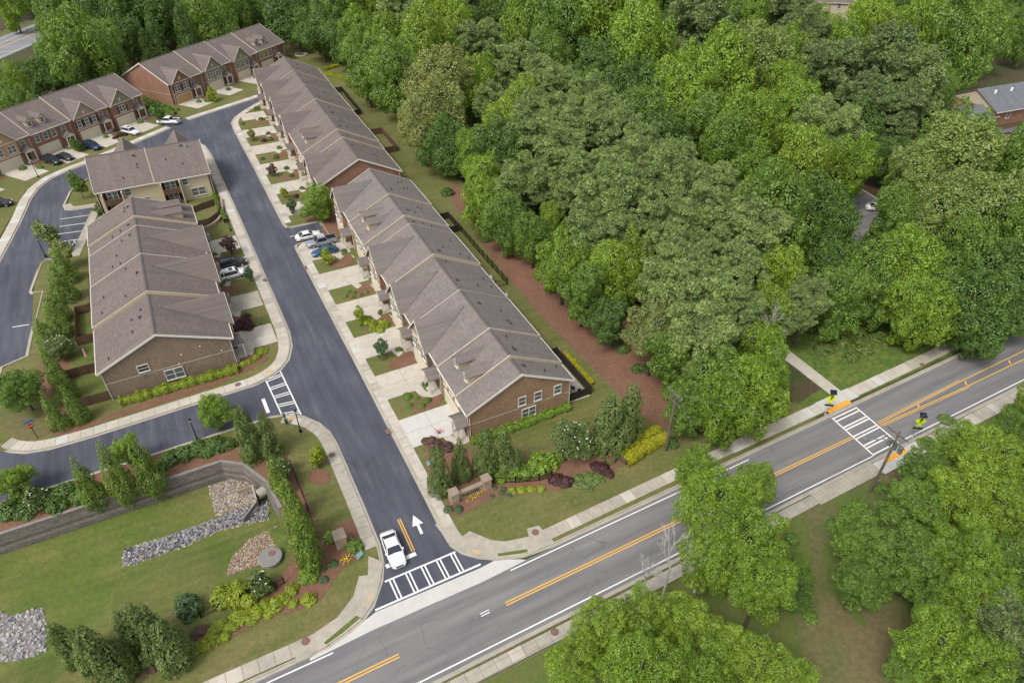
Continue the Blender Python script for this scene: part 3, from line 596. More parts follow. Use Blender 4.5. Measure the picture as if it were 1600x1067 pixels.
# ------------------------------------------------------------------ townhouse rows
_cache = {}
def shared(key, fn):
    if key not in _cache: _cache[key] = fn()
    return _cache[key]
def window(parent, x, y, z, w, h, face=0, glassm='window_glass', double=False, shutters=False, style='w'):
    """window in the local xz plane, centre-bottom at (x,y,z), facing -y turned by face"""
    def frame():
        b = MB(); t = .09
        b.box(-w/2-t,w/2+t,-.07,.03,-t,0); b.box(-w/2-t,w/2+t,-.07,.03,h,h+t); b.box(-w/2-t,-w/2,-.06,.03,0,h); b.box(w/2,w/2+t,-.06,.03,0,h)
        b.box(-w/2,w/2,-.045,.03,h*.5-.03,h*.5+.03)
        if double: b.box(-.06,.06,-.05,.03,0,h)
        b.box(-w/2-t-.05,w/2+t+.05,-.12,.03,-t-.06,-t)
        return b.mesh('window')
    def pane(): 
        return MB().box(-w/2+.01,w/2-.01,-.018,.02,.01,h/2-.035).mesh('pane')
    o = put(shared(('wf',w,h,double),frame),'window','trim_white',parent,(x,y,z),face)
    for k in (0,1): put(shared(('wp',w,h),pane),'pane',glassm,o,(0,0,h/2*k+(.025 if k else 0)))
    if shutters:
        def sh():
            b = MB(); b.box(-.2,.2,-.05,.0,0,h)
            for k in range(int(h/.16)): b.box(-.16,.16,-.065,-.05,.08+k*.16,.15+k*.16)
            return b.mesh('shutter')
        for s in (-1,1): put(shared(('sh',h),sh),'shutter','shutter_black',o,(s*(w/2+.32),0,0))
    return o
def garage(parent, x, y, m='garage_cream', w=4.9, h=2.2):
    def fr(): return MB().box(-w/2-.14,-w/2,-.07,.03,0,h+.14).box(w/2,w/2+.14,-.07,.03,0,h+.14).box(-w/2,w/2,-.07,.03,h,h+.14).mesh('garage_frame')
    def dr():
        b = MB().box(-w/2,w/2,-.02,.03,0,h)
        return b.mesh('garage_door')
    def pn(): return MB().box(-w/16-.0+.05,w/16-.05,-.045,-.018,.06,h/4-.04).mesh('panel')
    o = put(shared(('gd',w,h),dr),'garage_door',m,parent,(x,y,0))
    put(shared(('gf',w,h),fr),'door_frame','trim_white',o)
    for r in range(4):
        for c in range(8): put(shared(('gp',w,h),pn),'panel',m,o,(-w/2+w/16+w/8*c,0,h/4*r))
    return o
def porch(parent, x, y, w=2.3, d=1.6, h=2.5, roofm='shingle_warm', depth_in=0):
    o = MB().box(x-w/2,x+w/2,y-d,y,0,.18).build('porch','concrete',parent)
    for s in (-1,1): MB().box(x+s*(w/2-.15)-.11,x+s*(w/2-.15)+.11,y-d+.04,y-d+.26,.18,h).build('column','trim_white',o)
    MB().box(x-w/2,x+w/2,y-d,y-d+.3,h,h+.28).box(x-w/2,x-w/2+.28,y-d+.3,y-.02,h,h+.28).box(x+w/2-.28,x+w/2,y-d+.3,y-.02,h,h+.28).build('beam','trim_white',o)
    a, b, c = x-w/2-.25, x+w/2+.25, x; z0, z1 = h+.28, h+1.15
    rf = MB().add([(a,y-d-.2,z0),(c,y-d-.2,z1),(b,y-d-.2,z0),(a,y+.02,z0),(c,y+.02,z1),(b,y+.02,z0),(a,y-d-.2,z0+.12),(c,y-d-.2,z1+.14),(b,y-d-.2,z0+.12),(a,y+.02,z0+.12),(c,y+.02,z1+.14),(b,y+.02,z0+.12)],
       [(0,3,4,1),(1,4,5,2),(6,7,10,9),(7,8,11,10),(0,1,7,6),(1,2,8,7),(3,0,6,9),(2,5,11,8)]).build('porch_roof',roofm,o)
    MB().add([(a+.2,y-d+.05,z0),(b-.2,y-d+.05,z0),(c,y-d+.05,z1-.08),(a+.2,y-d+.15,z0),(b-.2,y-d+.15,z0),(c,y-d+.15,z1-.08)],[(0,1,2),(5,4,3),(0,2,5,3),(1,4,5,2)]).build('pediment','trim_white',o)
    dr = MB().box(x-.48,x+.48,y-.05,y+.02,.18,2.3).build('door','door_dark',parent); MB().box(x+.36,x+.42,y-.11,y-.05,1.1,1.22).build('handle','aluminium',dr)
    return o
def row(name, loc, rz, label, bounds, dz, D, ze, zr, units, walls, roofm, end_mats, mirror=False, yr=None, rear='siding_beige', vents=True, rear_windows=True, left_band=True):
    """bounds: section limits along x; dz: roof height of each section; units: front features (see below)"""
    root = empty(name, (loc[0],loc[1],0), rz, label, 'townhouses')
    yr = D/2 if yr is None else yr; ov = .42; n = len(dz); L = bounds[-1]
    sl = (zr-ze)/yr; sb = (zr-ze)/(D-yr)
    rng = random.Random(int(L*10) + n)
    for i in range(n):
        x0, x1 = bounds[i], bounds[i+1]; e, r = ze+dz[i], zr+dz[i]
        MB().prism([(x0+.01,0.0),(x1-.01,0.0),(x1-.01,D*.5),(x0+.01,D*.5)],-.1,e-.05).build('wall',walls[i],root)
        MB().prism([(x0+.01,D*.5+.002),(x1-.01,D*.5+.002),(x1-.01,D),(x0+.01,D)],-.1,e-.05).build('rear_wall',rear,root)
        a = x0-(.32 if i == 0 else -.0); b = x1+(.32 if i == n-1 else -.0); t = .16
        yf, yb = -ov, D+ov; zf, zb = e-sl*ov, e-sb*ov
        rf = MB().hexa([(a,yf,zf),(b,yf,zf),(b,yr,r),(a,yr,r)],[(a,yf,zf+t),(b,yf,zf+t),(b,yr,r+t),(a,yr,r+t)])
        rf.hexa([(a,yr,r),(b,yr,r),(b,yb,zb),(a,yb,zb)],[(a,yr,r+t),(b,yr,r+t),(b,yb,zb+t),(a,yb,zb+t)])
        ro = rf.build('roof',roofm,root)
        # ridge vent cap, two low strips with the ridge between
        MB().hexa([(a+.3,yr-.20,r+t-.10),(b-.3,yr-.20,r+t-.10),(b-.3,yr,r+t+.005),(a+.3,yr,r+t+.005)],[(a+.3,yr-.20,r+t-.02),(b-.3,yr-.20,r+t-.02),(b-.3,yr,r+t+.07),(a+.3,yr,r+t+.07)]).hexa([(a+.3,yr,r+t+.005),(b-.3,yr,r+t+.005),(b-.3,yr+.20,r+t-.10),(a+.3,yr+.20,r+t-.10)],[(a+.3,yr,r+t+.07),(b-.3,yr,r+t+.07),(b-.3,yr+.20,r+t-.02),(a+.3,yr+.20,r+t-.02)]).build('ridge_cap','ridge_cap',ro)
        # eave gutters
        for yy, z in ((yf-.05,zf),(yb+.05,zb)): MB().box(a,b,yy-.07,yy+.05,z-.04,z+t-.01).build('gutter','trim_white',ro)
        if vents:
            for k in range(max(2,int((x1-x0)/2.6))):
                vx = rng.uniform(x0+1,x1-1); vy = rng.uniform(yr+1.2,D-.8); vz = r-sb*(vy-yr)+t
                MB().lathe([(.16,vz-.1),(.13,vz+.06),(.075,vz+.09),(.075,vz+.38),(.0,vz+.38)],8,(vx,vy)).build('roof_vent','vent_dark',ro)
            vx = rng.uniform(x0+1.2,x1-1.2); vy = yr+rng.uniform(.8,1.6); vz = r-sb*(vy-yr)+t
            MB().box(vx-.25,vx+.25,vy-.25,vy+.2,vz-.12,vz+.14).build('roof_vent','vent_dark',ro)
    # cheek walls where roofs step, with a white flashing on top
    for i in range(n-1):
        x = bounds[i+1]; hi = max(dz[i],dz[i+1]); st = abs(dz[i]-dz[i+1]); low_side = 1 if dz[i+1] < dz[i] else -1
        e, r = ze+hi, zr+hi; xa = x+.02*low_side; xb = x+.16*low_side
        xa, xb = min(xa,xb), max(xa,xb); h0 = max(st,.10)
        prof = [(-.40,e-sl*.4),(yr,r),(D+.40,e-sb*.4)]
        for (ya,za),(yb_,zb_) in zip(prof,prof[1:]):
            MB().hexa([(xa,ya,za-h0+.1),(xb,ya,za-h0+.1),(xb,yb_,zb_-h0+.1),(xa,yb_,zb_-h0+.1)],[(xa,ya,za+.15),(xb,ya,za+.15),(xb,yb_,zb_+.15),(xa,yb_,zb_+.15)]).build('party_wall','siding_cream',root)
            MB().hexa([(x-.05,ya,za+.158),(xb+.03 if low_side>0 else x+.05,ya,za+.158),(xb+.03 if low_side>0 else x+.05,yb_,zb_+.158),(x-.05,yb_,zb_+.158)],[(x-.05,ya,za+.20),(xb+.03 if low_side>0 else x+.05,ya,za+.20),(xb+.03 if low_side>0 else x+.05,yb_,zb_+.20),(x-.05,yb_,zb_+.20)]).build('flashing','flashing_beige',root)
    # gable ends
    for k, x in ((0,0.0),(n-1,L)):
        s = -1 if k == 0 else 1; m = end_mats[0 if k == 0 else 1]; e, r = ze+dz[k], zr+dz[k]
        xo = x+s*.03
        q = [(0,-.1),(D,-.1),(D,e),(yr,r),(0,e)]
        vs = [(x-s*.25,y,z) for y,z in q]+[(xo,y,z) for y,z in q]
        f = [(0,1,2,3,4),(9,8,7,6,5)]+[(j,j+5,(j+1)%5+5,(j+1)%5) for j in range(5)]
        if s < 0: f = [t_[::-1] for t_ in f]
        MB().add(vs,[t_[::-1] for t_ in f]).build('end_wall',m,root)
        for ya,za,yb_,zb_ in ((-ov,e-sl*ov,yr,r),(yr,r,D+ov,e-sb*ov)):     # white rake boards
            x_a, x_b = sorted((x+s*.30,x+s*.36))
            MB().hexa([(x_a,ya,za-.14),(x_b,ya,za-.14),(x_b,yb_,zb_-.14),(x_a,yb_,zb_-.14)],[(x_a,ya,za+.19),(x_b,ya,za+.19),(x_b,yb_,zb_+.19),(x_a,yb_,zb_+.19)]).build('rake_board','trim_white',root)
        x_a, x_b = sorted((x+s*.03,x+s*.06))
        MB().box(x_a,x_b,.1,D-.1,2.72,2.86).build('band_course','concrete_old' if m != 'siding_beige' else 'trim_white',root)
        for yy in (.05,D-.05): MB().tube((x+s*.10,yy,.05),(x+s*.10,yy,e-.1),.045,n=6).build('downspout','trim_white',root)
    # fronts
    for u in units:
        x0, x1 = u['x']; i = max(k for k in range(n) if bounds[k] <= (x0+x1)/2); e, r = ze+dz[i], zr+dz[i]
        gm = u.get('m','siding_sage'); pr = .7; W = x1-x0
        gx0, gx1 = (x0+.5,x0+6.6) if not mirror else (x1-6.6,x1-.5)     # garage bay
        px = gx1+1.55 if not mirror else gx0-1.55
        xc = (gx0+gx1)/2
        if 'g' in u:
            zg = min(r-.35, e+u['g']); yi = (zg-e)/sl; yf = -pr-.4
            MB().box(gx0,gx1,-pr,-.002,-.1,e-.06).build('bay_wall',u.get('bm',walls[i]),root)
            k = (zg-e)/((gx1-gx0)/2); o_ = .35; t = .12
            for s in (-1,1):
                xe = xc+s*((gx1-gx0)/2+o_); zl = e-k*o_; yv = -o_*k/sl
                b4 = [(xe,yf,zl),(xc,yf,zg),(xc,yi+.3,zg),(xe,yv+.3,zl)]
                if s > 0: b4 = b4[::-1]
                # b4 order keeps the top face up
                tp = [(x,y,z+t+.08) for x,y,z in b4]
                vs = b4+tp
                a_ = Vector(b4[1])-Vector(b4[0]); c_ = Vector(b4[3])-Vector(b4[0])
                fs = [(0,1,2,3),(7,6,5,4),(0,4,5,1),(1,5,6,2),(2,6,7,3),(3,7,4,0)]
                if a_.cross(c_).z > 0: fs = [f_[::-1] for f_ in fs]
                MB().add(vs,fs).build('gable_roof',roofm,root)
                MB().bar((xe,yv+.05,zl+.2),(xc,yi,zg+.21),.20,.05).build('valley','ridge_cap',root)
                A_, B_ = (xe,yf-.06,zl-.06), (xc,yf-.06,zg-.06)
                MB().hexa([(A_[0],A_[1],A_[2]-.02),(A_[0],A_[1]+.05,A_[2]-.02),(B_[0],B_[1]+.05,B_[2]-.02),(B_[0],B_[1],B_[2]-.02)],[(A_[0],A_[1],A_[2]+.27),(A_[0],A_[1]+.05,A_[2]+.27),(B_[0],B_[1]+.05,B_[2]+.27),(B_[0],B_[1],B_[2]+.27)]).build('rake_board','trim_white',root)
            MB().add([(gx0,-pr-.03,e-.1),(gx1,-pr-.03,e-.1),(xc,-pr-.03,zg-.05),(gx0,-pr+.1,e-.1),(gx1,-pr+.1,e-.1),(xc,-pr+.1,zg-.05)],[(0,1,2),(5,4,3),(0,2,5,3),(1,4,5,2),(0,3,4,1)]).build('gable_face',gm,root)
            MB().box(gx0-.1,gx1+.1,-pr-.09,-pr-.02,e-.22,e-.06).build('trim_board','trim_white',root)
            MB().box(xc-.18,xc+.18,-pr-.07,-pr-.03,e+.35,e+1.05).build('gable_vent','trim_white',root)
            MB().box(gx0-.03,gx1+.03,-pr-.06,-pr-.001,2.72,2.86).build('band_course','trim_white',root)
            fy = -pr
        else: fy = 0
        garage(root,xc,fy-.032,u.get('gc','garage_cream'))
        nw = u.get('nw',3)
        if u.get('sided'): MB().box(gx0+.002,gx1-.002,fy-.028,fy-.002,2.87,e-.23).build('siding_panel',gm,root)
        for k in range(nw): window(root,gx0+(gx1-gx0)*(k+.5)/nw,fy-.03,3.35,1.0 if nw > 2 else 1.7,1.45,shutters=u.get('sh',False),double=nw<=2)
        window(root,px,-.03,3.35,.95,1.45)
        porch(root,px,0,roofm=roofm)
        if u.get('d'):
            for xd in (xc-1.5,xc+1.6):
                yd = 1.5; zb_ = e+sl*yd; wz = zb_+1.5; hw = .72; rz_ = wz+.62
                yi2 = min((rz_-e)/sl, yr-.1); yi1 = (wz-e)/sl
                d = MB().prism([(xd-hw,yd),(xd+hw,yd),(xd+hw,yi1),(xd-hw,yi1)],zb_-.3,wz).build('dormer','siding_cream',root)
                MB().add([(xd-hw,yd,wz),(xd+hw,yd,wz),(xd,yd,rz_),(xd-hw,yd+.1,wz),(xd+hw,yd+.1,wz),(xd,yd+.1,rz_)],[(0,1,2),(5,4,3),(0,2,5,3),(1,4,5,2)]).build('dormer_face','trim_white',d)
                window(d,xd,yd-.03,zb_+.35,.62,.95,glassm='window_dark')
                for s in (-1,1):
                    xe = xd+s*(hw+.22); zl = wz-.19
                    b4 = [(xe,yd-.25,zl),(xd,yd-.25,rz_),(xd,yi2,rz_),(xe,yi1,zl)]
                    tp = [(x,y,z+.12) for x,y,z in b4]; fs = [(0,1,2,3),(7,6,5,4),(0,4,5,1),(1,5,6,2),(2,6,7,3),(3,7,4,0)]
                    if s < 0: fs = [f_[::-1] for f_ in fs]
                    MB().add(b4+tp,[f_[::-1] for f_ in fs]).build('dormer_roof',roofm,d)
        MB().tube((x1-.1,-.09,.1),(x1-.1,-.09,e-.3),.045,n=6).build('downspout','trim_white',root)
    if rear_windows:
        for i in range(n):
            x0, x1 = bounds[i], bounds[i+1]
            if x1-x0 < 5: continue
            for xx in (x0+1.6,x0+4.2,x1-1.8): window(root,xx,D+.03,3.4,1.0,1.45,math.pi)
            window(root,x0+2.6,D+.03,.9,2.4,1.5,math.pi,double=True)
    return root

B_R = [0,11.4,19.9,22.7,33.6,44.1,54.3,60.5,63.8]
u = lambda a,b,**k: dict(x=(a,b),**k)
near_row = row('townhouse_row', (18.75,81.0), -math.pi/2-math.radians(-1.2)*-1, 'long brown roofed townhouse row with orange brick end wall beside the stone sign bed',
    B_R, [1.40,1.10,.75,.87,.40,.52,.30,-.05], 14.5, 5.0, 8.65,
    [u(0.3,10.6,g=3.2,m='siding_sage',bm='brick_orange'),u(11.6,21.6,d=1),u(22.9,33.3,g=3.3,m='siding_taupe',bm='brick_brown',nw=2),u(33.8,43.9,g=3.2,m='siding_sage',sided=1),u(44.2,54.1,g=3.2,m='siding_taupe'),u(54.4,63.6,d=1)],
    ['brick_orange','siding_sage','siding_sage','brick_brown','brick_orange','brick_tan','brick_orange','brick_orange'],'shingle_grey',('brick_orange','brick_orange'))
for y_ in (7.4,9.7,12.6): window(near_row,63.8+.06,y_,3.3,.95,1.3,math.pi/2)
window(near_row,63.8+.06,8.4,.95,1.9,1.4,math.pi/2,double=True)
B_R2 = [0,13.1,25.5,37.7,49.7,58.6,62.7,74.4]
far_row = row('townhouse_row', (20.0,163.4), -math.pi/2+math.radians(-1.6)*1, 'long taupe roofed townhouse row with red brick end wall beside the round green tree',
    B_R2, [.75,.62,.70,.45,.58,.25,0], 16.2, 5.2, 9.2,
    [u(0.4,10.6,g=3.0,m='siding_taupe'),u(13.4,23.6,g=3.2,m='siding_sage'),u(25.8,36,g=3.2,m='siding_taupe',nw=2),u(38,48.2,g=3.1,m='siding_sage'),u(50,60,d=1),u(63,73.2,g=3.2,m='siding_taupe')],
    ['brick_red','brick_brown','siding_taupe','brick_red','brick_brown','brick_brown','brick_red'],'shingle_warm',('brick_red','brick_red'))
B_L = [0,10.6,22.2,32.7,36.3,43.8]
left_row = row('townhouse_row', (-6.4,46.6), math.pi/2, 'mauve roofed townhouse row with tan brick end wall above the bright yellow hedge',
    B_L, [0,.50,.38,.26,.62], 16.6, 5.0, 8.6,
    [u(.2,10.4,g=3.1,m='siding_sage'),u(10.9,21.9,g=3.1,m='siding_taupe'),u(22.5,32.4,g=3.1,m='siding_sage'),u(33.5,43.6,d=1,nw=2)],
    ['brick_tan','brick_brown','siding_taupe','brick_tan','brick_tan'],'shingle_warm',('brick_tan','brick_tan'),mirror=True,yr=8.7)
window(left_row,-.06,11.6,3.3,1.3,1.0,-math.pi/2,glassm='window_dark'); window(left_row,-.06,8.2,.75,2.3,1.6,-math.pi/2,double=True)
for y_, z_ in ((4.0,4.9),(6.6,4.3),(1.5,3.2),(7.3,2.95)): MB().box(-.09,-.03,y_-.09,y_+.09,z_-.09,z_+.09).build('wall_vent','trim_white',left_row)
back_block = row('townhouse_row', (-1.0,122.5), math.pi, 'short brown roofed block with beige rear wall and recessed covered balconies',
    [0,10.3,20.8], [.0,.12], 16.8, 5.2, 9.3, [u(.2,10.1,g=3.3,m='siding_taupe'),u(10.5,20.6,g=3.3,m='siding_sage')], ['brick_brown','brick_red'],'shingle_warm',('siding_beige','brick_brown'),yr=9.2,rear_windows=False)
# rear of that block: recessed two-storey balconies, windows
for xb, xw in ((7.6,3.6),(18.2,14.2)):
    D = 16.8
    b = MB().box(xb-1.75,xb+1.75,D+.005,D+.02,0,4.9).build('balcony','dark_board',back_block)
    for s in (-1,1): MB().box(xb+s*1.75-.12,xb+s*1.75+.12,D+.0,D+1.3,0,4.85).build('balcony_wall','siding_beige',b)
    MB().box(xb-1.63,xb+1.63,D+.021,D+1.25,2.55,2.75).build('balcony_floor','brown_board',b); MB().box(xb-1.63,xb+1.63,D+1.18,D+1.26,2.75,3.75).build('balcony_railing','brown_board',b)
    MB().box(xb-1.63,xb+1.63,D+1.18,D+1.26,.0,.95).build('balcony_railing','brown_board',b)
    window(b,xb,D+.05,3.3,1.8,1.4,math.pi,double=True); window(b,xb,D+.05,.4,1.8,1.9,math.pi,double=True)
    window(back_block,xw+1.2,D+.03,3.5,.95,1.3,math.pi); window(back_block,xw-.8,D+.03,.9,2.6,1.5,math.pi,double=True)
TH = math.radians(37.3); CT, ST = math.cos(TH), math.sin(TH)
LA = 62.0; ex, ey = -9.8, 163.4
farA = row('townhouse_row', (ex-LA*CT,ey-LA*ST), TH, 'mauve roofed red brick townhouse row whose front faces the curved loop road',
    [0,10.4,20.8,31,41.4,51.7,62], [0,.0,.12,-.05,.10,.0], 15.5, 5.6, 9.6,
    [u(0,10.2,g=3,m='siding_sage'),u(10.5,20.6,d=1),u(20.9,30.8,g=3.2,m='siding_tan',sided=1,nw=2),u(31.1,41.2,d=1,nw=3),u(41.5,51.5,g=3.1,m='siding_taupe',sh=1,bm='brick_red'),u(51.8,61.9,g=3.2,m='siding_sage',sh=1,nw=1,bm='brick_brown',gc='garage_cream')],
    ['brick_red','brick_red','brick_orange','brick_brown','brick_red','brick_brown'],'shingle_warm',('brick_red','brick_brown'))
farB = row('townhouse_row', (-2.6,168.2), TH, 'mauve roofed townhouse row with grey stone gable and white twin dormers behind the far corner',
    [0,11.8,23.0,34.0,46.0], [0,.18,.0,.12], 17.0, 5.7, 10.0,
    [u(0,11.6,g=2.9,m='brick_brown',nw=2,sh=1,gc='garage_wood'),u(12.0,22.8,g=3.1,m='stone_mix',bm='stone_mix',nw=2),u(23.2,33.8,g=3.2,m='siding_sage',sided=1,bm='brick_red'),u(34.2,45.8,d=1,sided=1,m='siding_tan')],
    ['brick_brown','brick_brown','brick_red','brick_brown'],'shingle_warm',('brick_red','brick_brown'))
def local(o, x, y): 
    c, s = math.cos(o.rotation_euler.z), math.sin(o.rotation_euler.z); return (o.location.x+x*c-y*s, o.location.y+x*s+y*c)
# drives of the two far rows
for o, starts, dep in ((farA,(.8,11.2,21.5,31.7,42.1,52.4),9.0),(farB,(.8,12.5,23.6,34.7),8.0)):
    for a in starts:
        q = [local(o,a,-dep),local(o,a+5.7,-dep),local(o,a+5.7,-.3),local(o,a,-.3)]
        base = struct(MB().prism(q,-.02,.085),'driveway','joint_dirt')
        for k in (0,1):
            q = [local(o,a+2.85*k+.02,-dep+.02),local(o,a+2.85*k+2.83,-dep+.02),local(o,a+2.85*k+2.83,-.3),local(o,a+2.85*k+.02,-.3)]
            MB().prism(q,.06,.115).build('slab','concrete',base)
        bed([local(o,a+6.3,-3.6),local(o,a+9.6,-3.6),local(o,a+9.6,-1.9),local(o,a+6.3,-.7)],sm=1)
        pts = [local(o,a+7.4,-1.5),local(o,a+7.2,-2.4),local(o,a+5.7,-2.9)]
        struct(ribbon(MB(),pts,-.5,.5,-.02,.11),'front_walk','concrete')
# satellite dishes on the rear eaves of the near row
for x_ in (30.0,35.6): 
    a = near_row
    d = empty('satellite_dish', (*local(a,x_+8,14.75),5.6), 0, 'small pale satellite dish on the rear eave of the grey roof','satellite dish','dishes on the rear eaves')
    MB().tube((0,0,-.35),(0,0,.25),.03).build('mast','metal_grey',d); MB().tube((.03,-.02,.3),(.12,-.10,.36),.12,.34,12).build('dish','sign_white',d,smooth=False)

# ------------------------------------------------------------------ far houses seen between the trees
def plain_house(name, loc, rz, label, L, D, ze, zr, wallm, roofm, nwin=4):
    r = empty(name, (loc[0],loc[1],0), rz, label, 'house')
    MB().prism([(0,0),(L,0),(L,D),(0,D)],-.1,ze).build('wall',wallm,r)
    for x in (0.0,L):
        s = -1 if x == 0 else 1
        MB().add([(x,0,ze-.1),(x,D,ze-.1),(x,D/2,zr-.1),(x-s*.2,0,ze-.1),(x-s*.2,D,ze-.1),(x-s*.2,D/2,zr-.1)],[(0,1,2) if s > 0 else (2,1,0),(5,4,3) if s>0 else (3,4,5),(0,2,5,3),(1,4,5,2)]).build('gable_face','siding_beige',r)
    sl = (zr-ze)/(D/2); ov = .5; z0 = ze-sl*ov
    ro = MB().hexa([(-.4,-ov,z0),(L+.4,-ov,z0),(L+.4,D/2,zr),(-.4,D/2,zr)],[(-.4,-ov,z0+.18),(L+.4,-ov,z0+.18),(L+.4,D/2,zr+.18),(-.4,D/2,zr+.18)]).hexa([(-.4,D/2,zr),(L+.4,D/2,zr),(L+.4,D+ov,z0),(-.4,D+ov,z0)],[(-.4,D/2,zr+.18),(L+.4,D/2,zr+.18),(L+.4,D+ov,z0+.18),(-.4,D+ov,z0+.18)]).build('roof',roofm,r)
    MB().box(-.4,L+.4,-ov-.1,-ov+.02,z0-.05,z0+.15).build('gutter','trim_white',ro)
    for k in range(6 if nwin > 3 else 0): MB().lathe([(.3,zr-.9),(.3,zr-.1),(.15,zr+.0),(0,zr+.05)],8,(L*(k+.7)/7,D/2-2)).build('roof_vent','sign_white',ro)
    for k in range(nwin): window(r,L*(k+.5)/nwin,-.03,ze-2.2,1.1,1.4)
    return r
a = P(1541,196); plain_house('brick_house',(a[0],a[1]-1),-math.radians(6),'slate blue roofed red brick house at the edge of the wood',40,14,3.8,7.2,'brick_red','shingle_slate')
a = P(1500,186); plain_house('garage_block',(a[0]-6,a[1]-6),-math.radians(6),'low slate roofed outbuilding half hidden by trees beside the brick house',9,8,2.6,4.2,'siding_beige','shingle_slate',2)
a = P(1600,232); plain_house('garage_block',(a[0]-8,a[1]-6),-math.radians(6),'grey roofed low building behind the pale green oak at the wood edge',20,12,2.8,5.2,'siding_beige','shingle_slate',2)
a = P(1300,28); plain_house('pale_house',(a[0]-14,a[1]-2),math.radians(-36),'pale house with brown roof showing above the far treetops',24,13,7.5,12.5,'siding_beige','shingle_warm',4)
a = P(925,14); plain_house('pale_house',(a[0]-6,a[1]),math.radians(-20),'white walled house barely showing through the far green treetops',14,11,6,10,'sign_white','shingle_warm',3)
# parking court in the wood
lot = struct(MB().prism(zz('B4',[(560,330),(690,165),(900,300),(1000,420),(760,560)]),-.03,.02),'parking_court','road_asphalt')
struct(ribbon(MB(),zz('B4',[(690,165),(820,245),(930,320)]),0,.4,-.02,.15),'curb','concrete')
# highway beyond the wood, with guard rail
hp = zz('A1',[(-60,390),(55,365),(180,190),(180,160),(-60,250)])
h0, h1 = zz('A1',[(0,300),(170,230)])
hd = (h1[0]-h0[0],h1[1]-h0[1]); hl = math.hypot(*hd); hd = (hd[0]/hl,hd[1]/hl)
path = [(h0[0]-hd[0]*120,h0[1]-hd[1]*120),(h0[0]+hd[0]*170,h0[1]+hd[1]*170)]
hw = struct(ribbon(MB(),path,-9,9,-.03,.03),'highway','highway_asphalt')
for d, m in ((-7.6,'white_paint'),(-.3,'yellow_paint'),(.3,'yellow_paint'),(3.6,'white_paint'),(7.6,'white_paint')): ribbon(MB(),path,d-.09,d+.09,.03,.036).build('painted_line',m,hw)
struct(ribbon(MB(),path,9,15,-.03,.015),'verge','dry_grass')
gr = empty('guard_rail',(path[0][0],path[0][1],0),0,'grey steel guard rail beside the distant highway','guard rail')
pa = [(x-path[0][0],y-path[0][1]) for x,y in offset(path,14)]
ribbon(MB(),pa,-.06,.06,.45,.85).build('rail','metal_grey',gr)
for p in resample(pa,4.0)[::1]: MB().box(p[0]-.08,p[0]+.08,p[1]-.08,p[1]+.08,0,.8).build('post','pole_wood',gr)

# ------------------------------------------------------------------ foliage meshes (unit crowns: radius 1, centre 0)
def leaf_mesh(name, cen, nrm, size, asp, seed, fold=.25):
    """one folded diamond leaf spray per row of cen; nrm = facing"""
    r = np.random.default_rng(seed); n = len(cen)
    nrm = nrm/np.linalg.norm(nrm,axis=1,keepdims=True)
    t = r.normal(size=(n,3)); t -= nrm*(t*nrm).sum(1,keepdims=True); t /= np.linalg.norm(t,axis=1,keepdims=True)
    b = np.cross(nrm,t); s = size*r.uniform(.65,1.35,(n,1)); w = s*asp
    v = np.empty((n,4,3)); v[:,0] = cen-t*s*.5; v[:,1] = cen+b*w*.5+nrm*s*fold*.5; v[:,2] = cen+t*s*.5; v[:,3] = cen-b*w*.5+nrm*s*fold*r.uniform(-.5,1,(n,1))
    me = bpy.data.meshes.new(name); me.vertices.add(n*4); me.vertices.foreach_set('co', v.reshape(-1).astype(np.float32))
    idx = np.arange(n)*4; tri = np.stack([idx,idx+1,idx+2,idx,idx+2,idx+3],1).reshape(-1)
    me.loops.add(n*6); me.loops.foreach_set('vertex_index', tri.astype(np.int32))
    me.polygons.add(n*2); me.polygons.foreach_set('loop_start', np.arange(0,n*6,3,dtype=np.int32)); me.polygons.foreach_set('loop_total', np.full(n*2,3,dtype=np.int32))
    me.update(calc_edges=True); me.validate(); return me
def sph(r, n):
    d = r.normal(size=(n,3)); return d/np.linalg.norm(d,axis=1,keepdims=True)
def blobs_to_leaves(r, C, R, total, jit=.6, up=.35, flat=.85, thick=.22, inner=.10):
    w = R**2; w[:len(R)//6+3] *= .55; w = w/w.sum(); k = r.choice(len(C), size=total, p=w)
    d = sph(r,total); rad = R[k][:,None]*(1-thick*r.random((total,1))**1.5)
    inn = r.random((total,1)) < inner; rad = np.where(inn, rad*r.uniform(.3,.9,(total,1)), rad)
    p = C[k]+d*rad*np.array([1,1,flat]); nr = d+np.array([0,0,up])+r.normal(size=(total,3))*jit*.6
    # drop leaves buried deep inside other blobs
    keep = np.ones(total,bool)
    for c, q in zip(C,R): 
        e = (p-c)/np.array([1,1,flat]); keep &= (e*e).sum(1) > (q*.62)**2
    return p[keep], nr[keep]
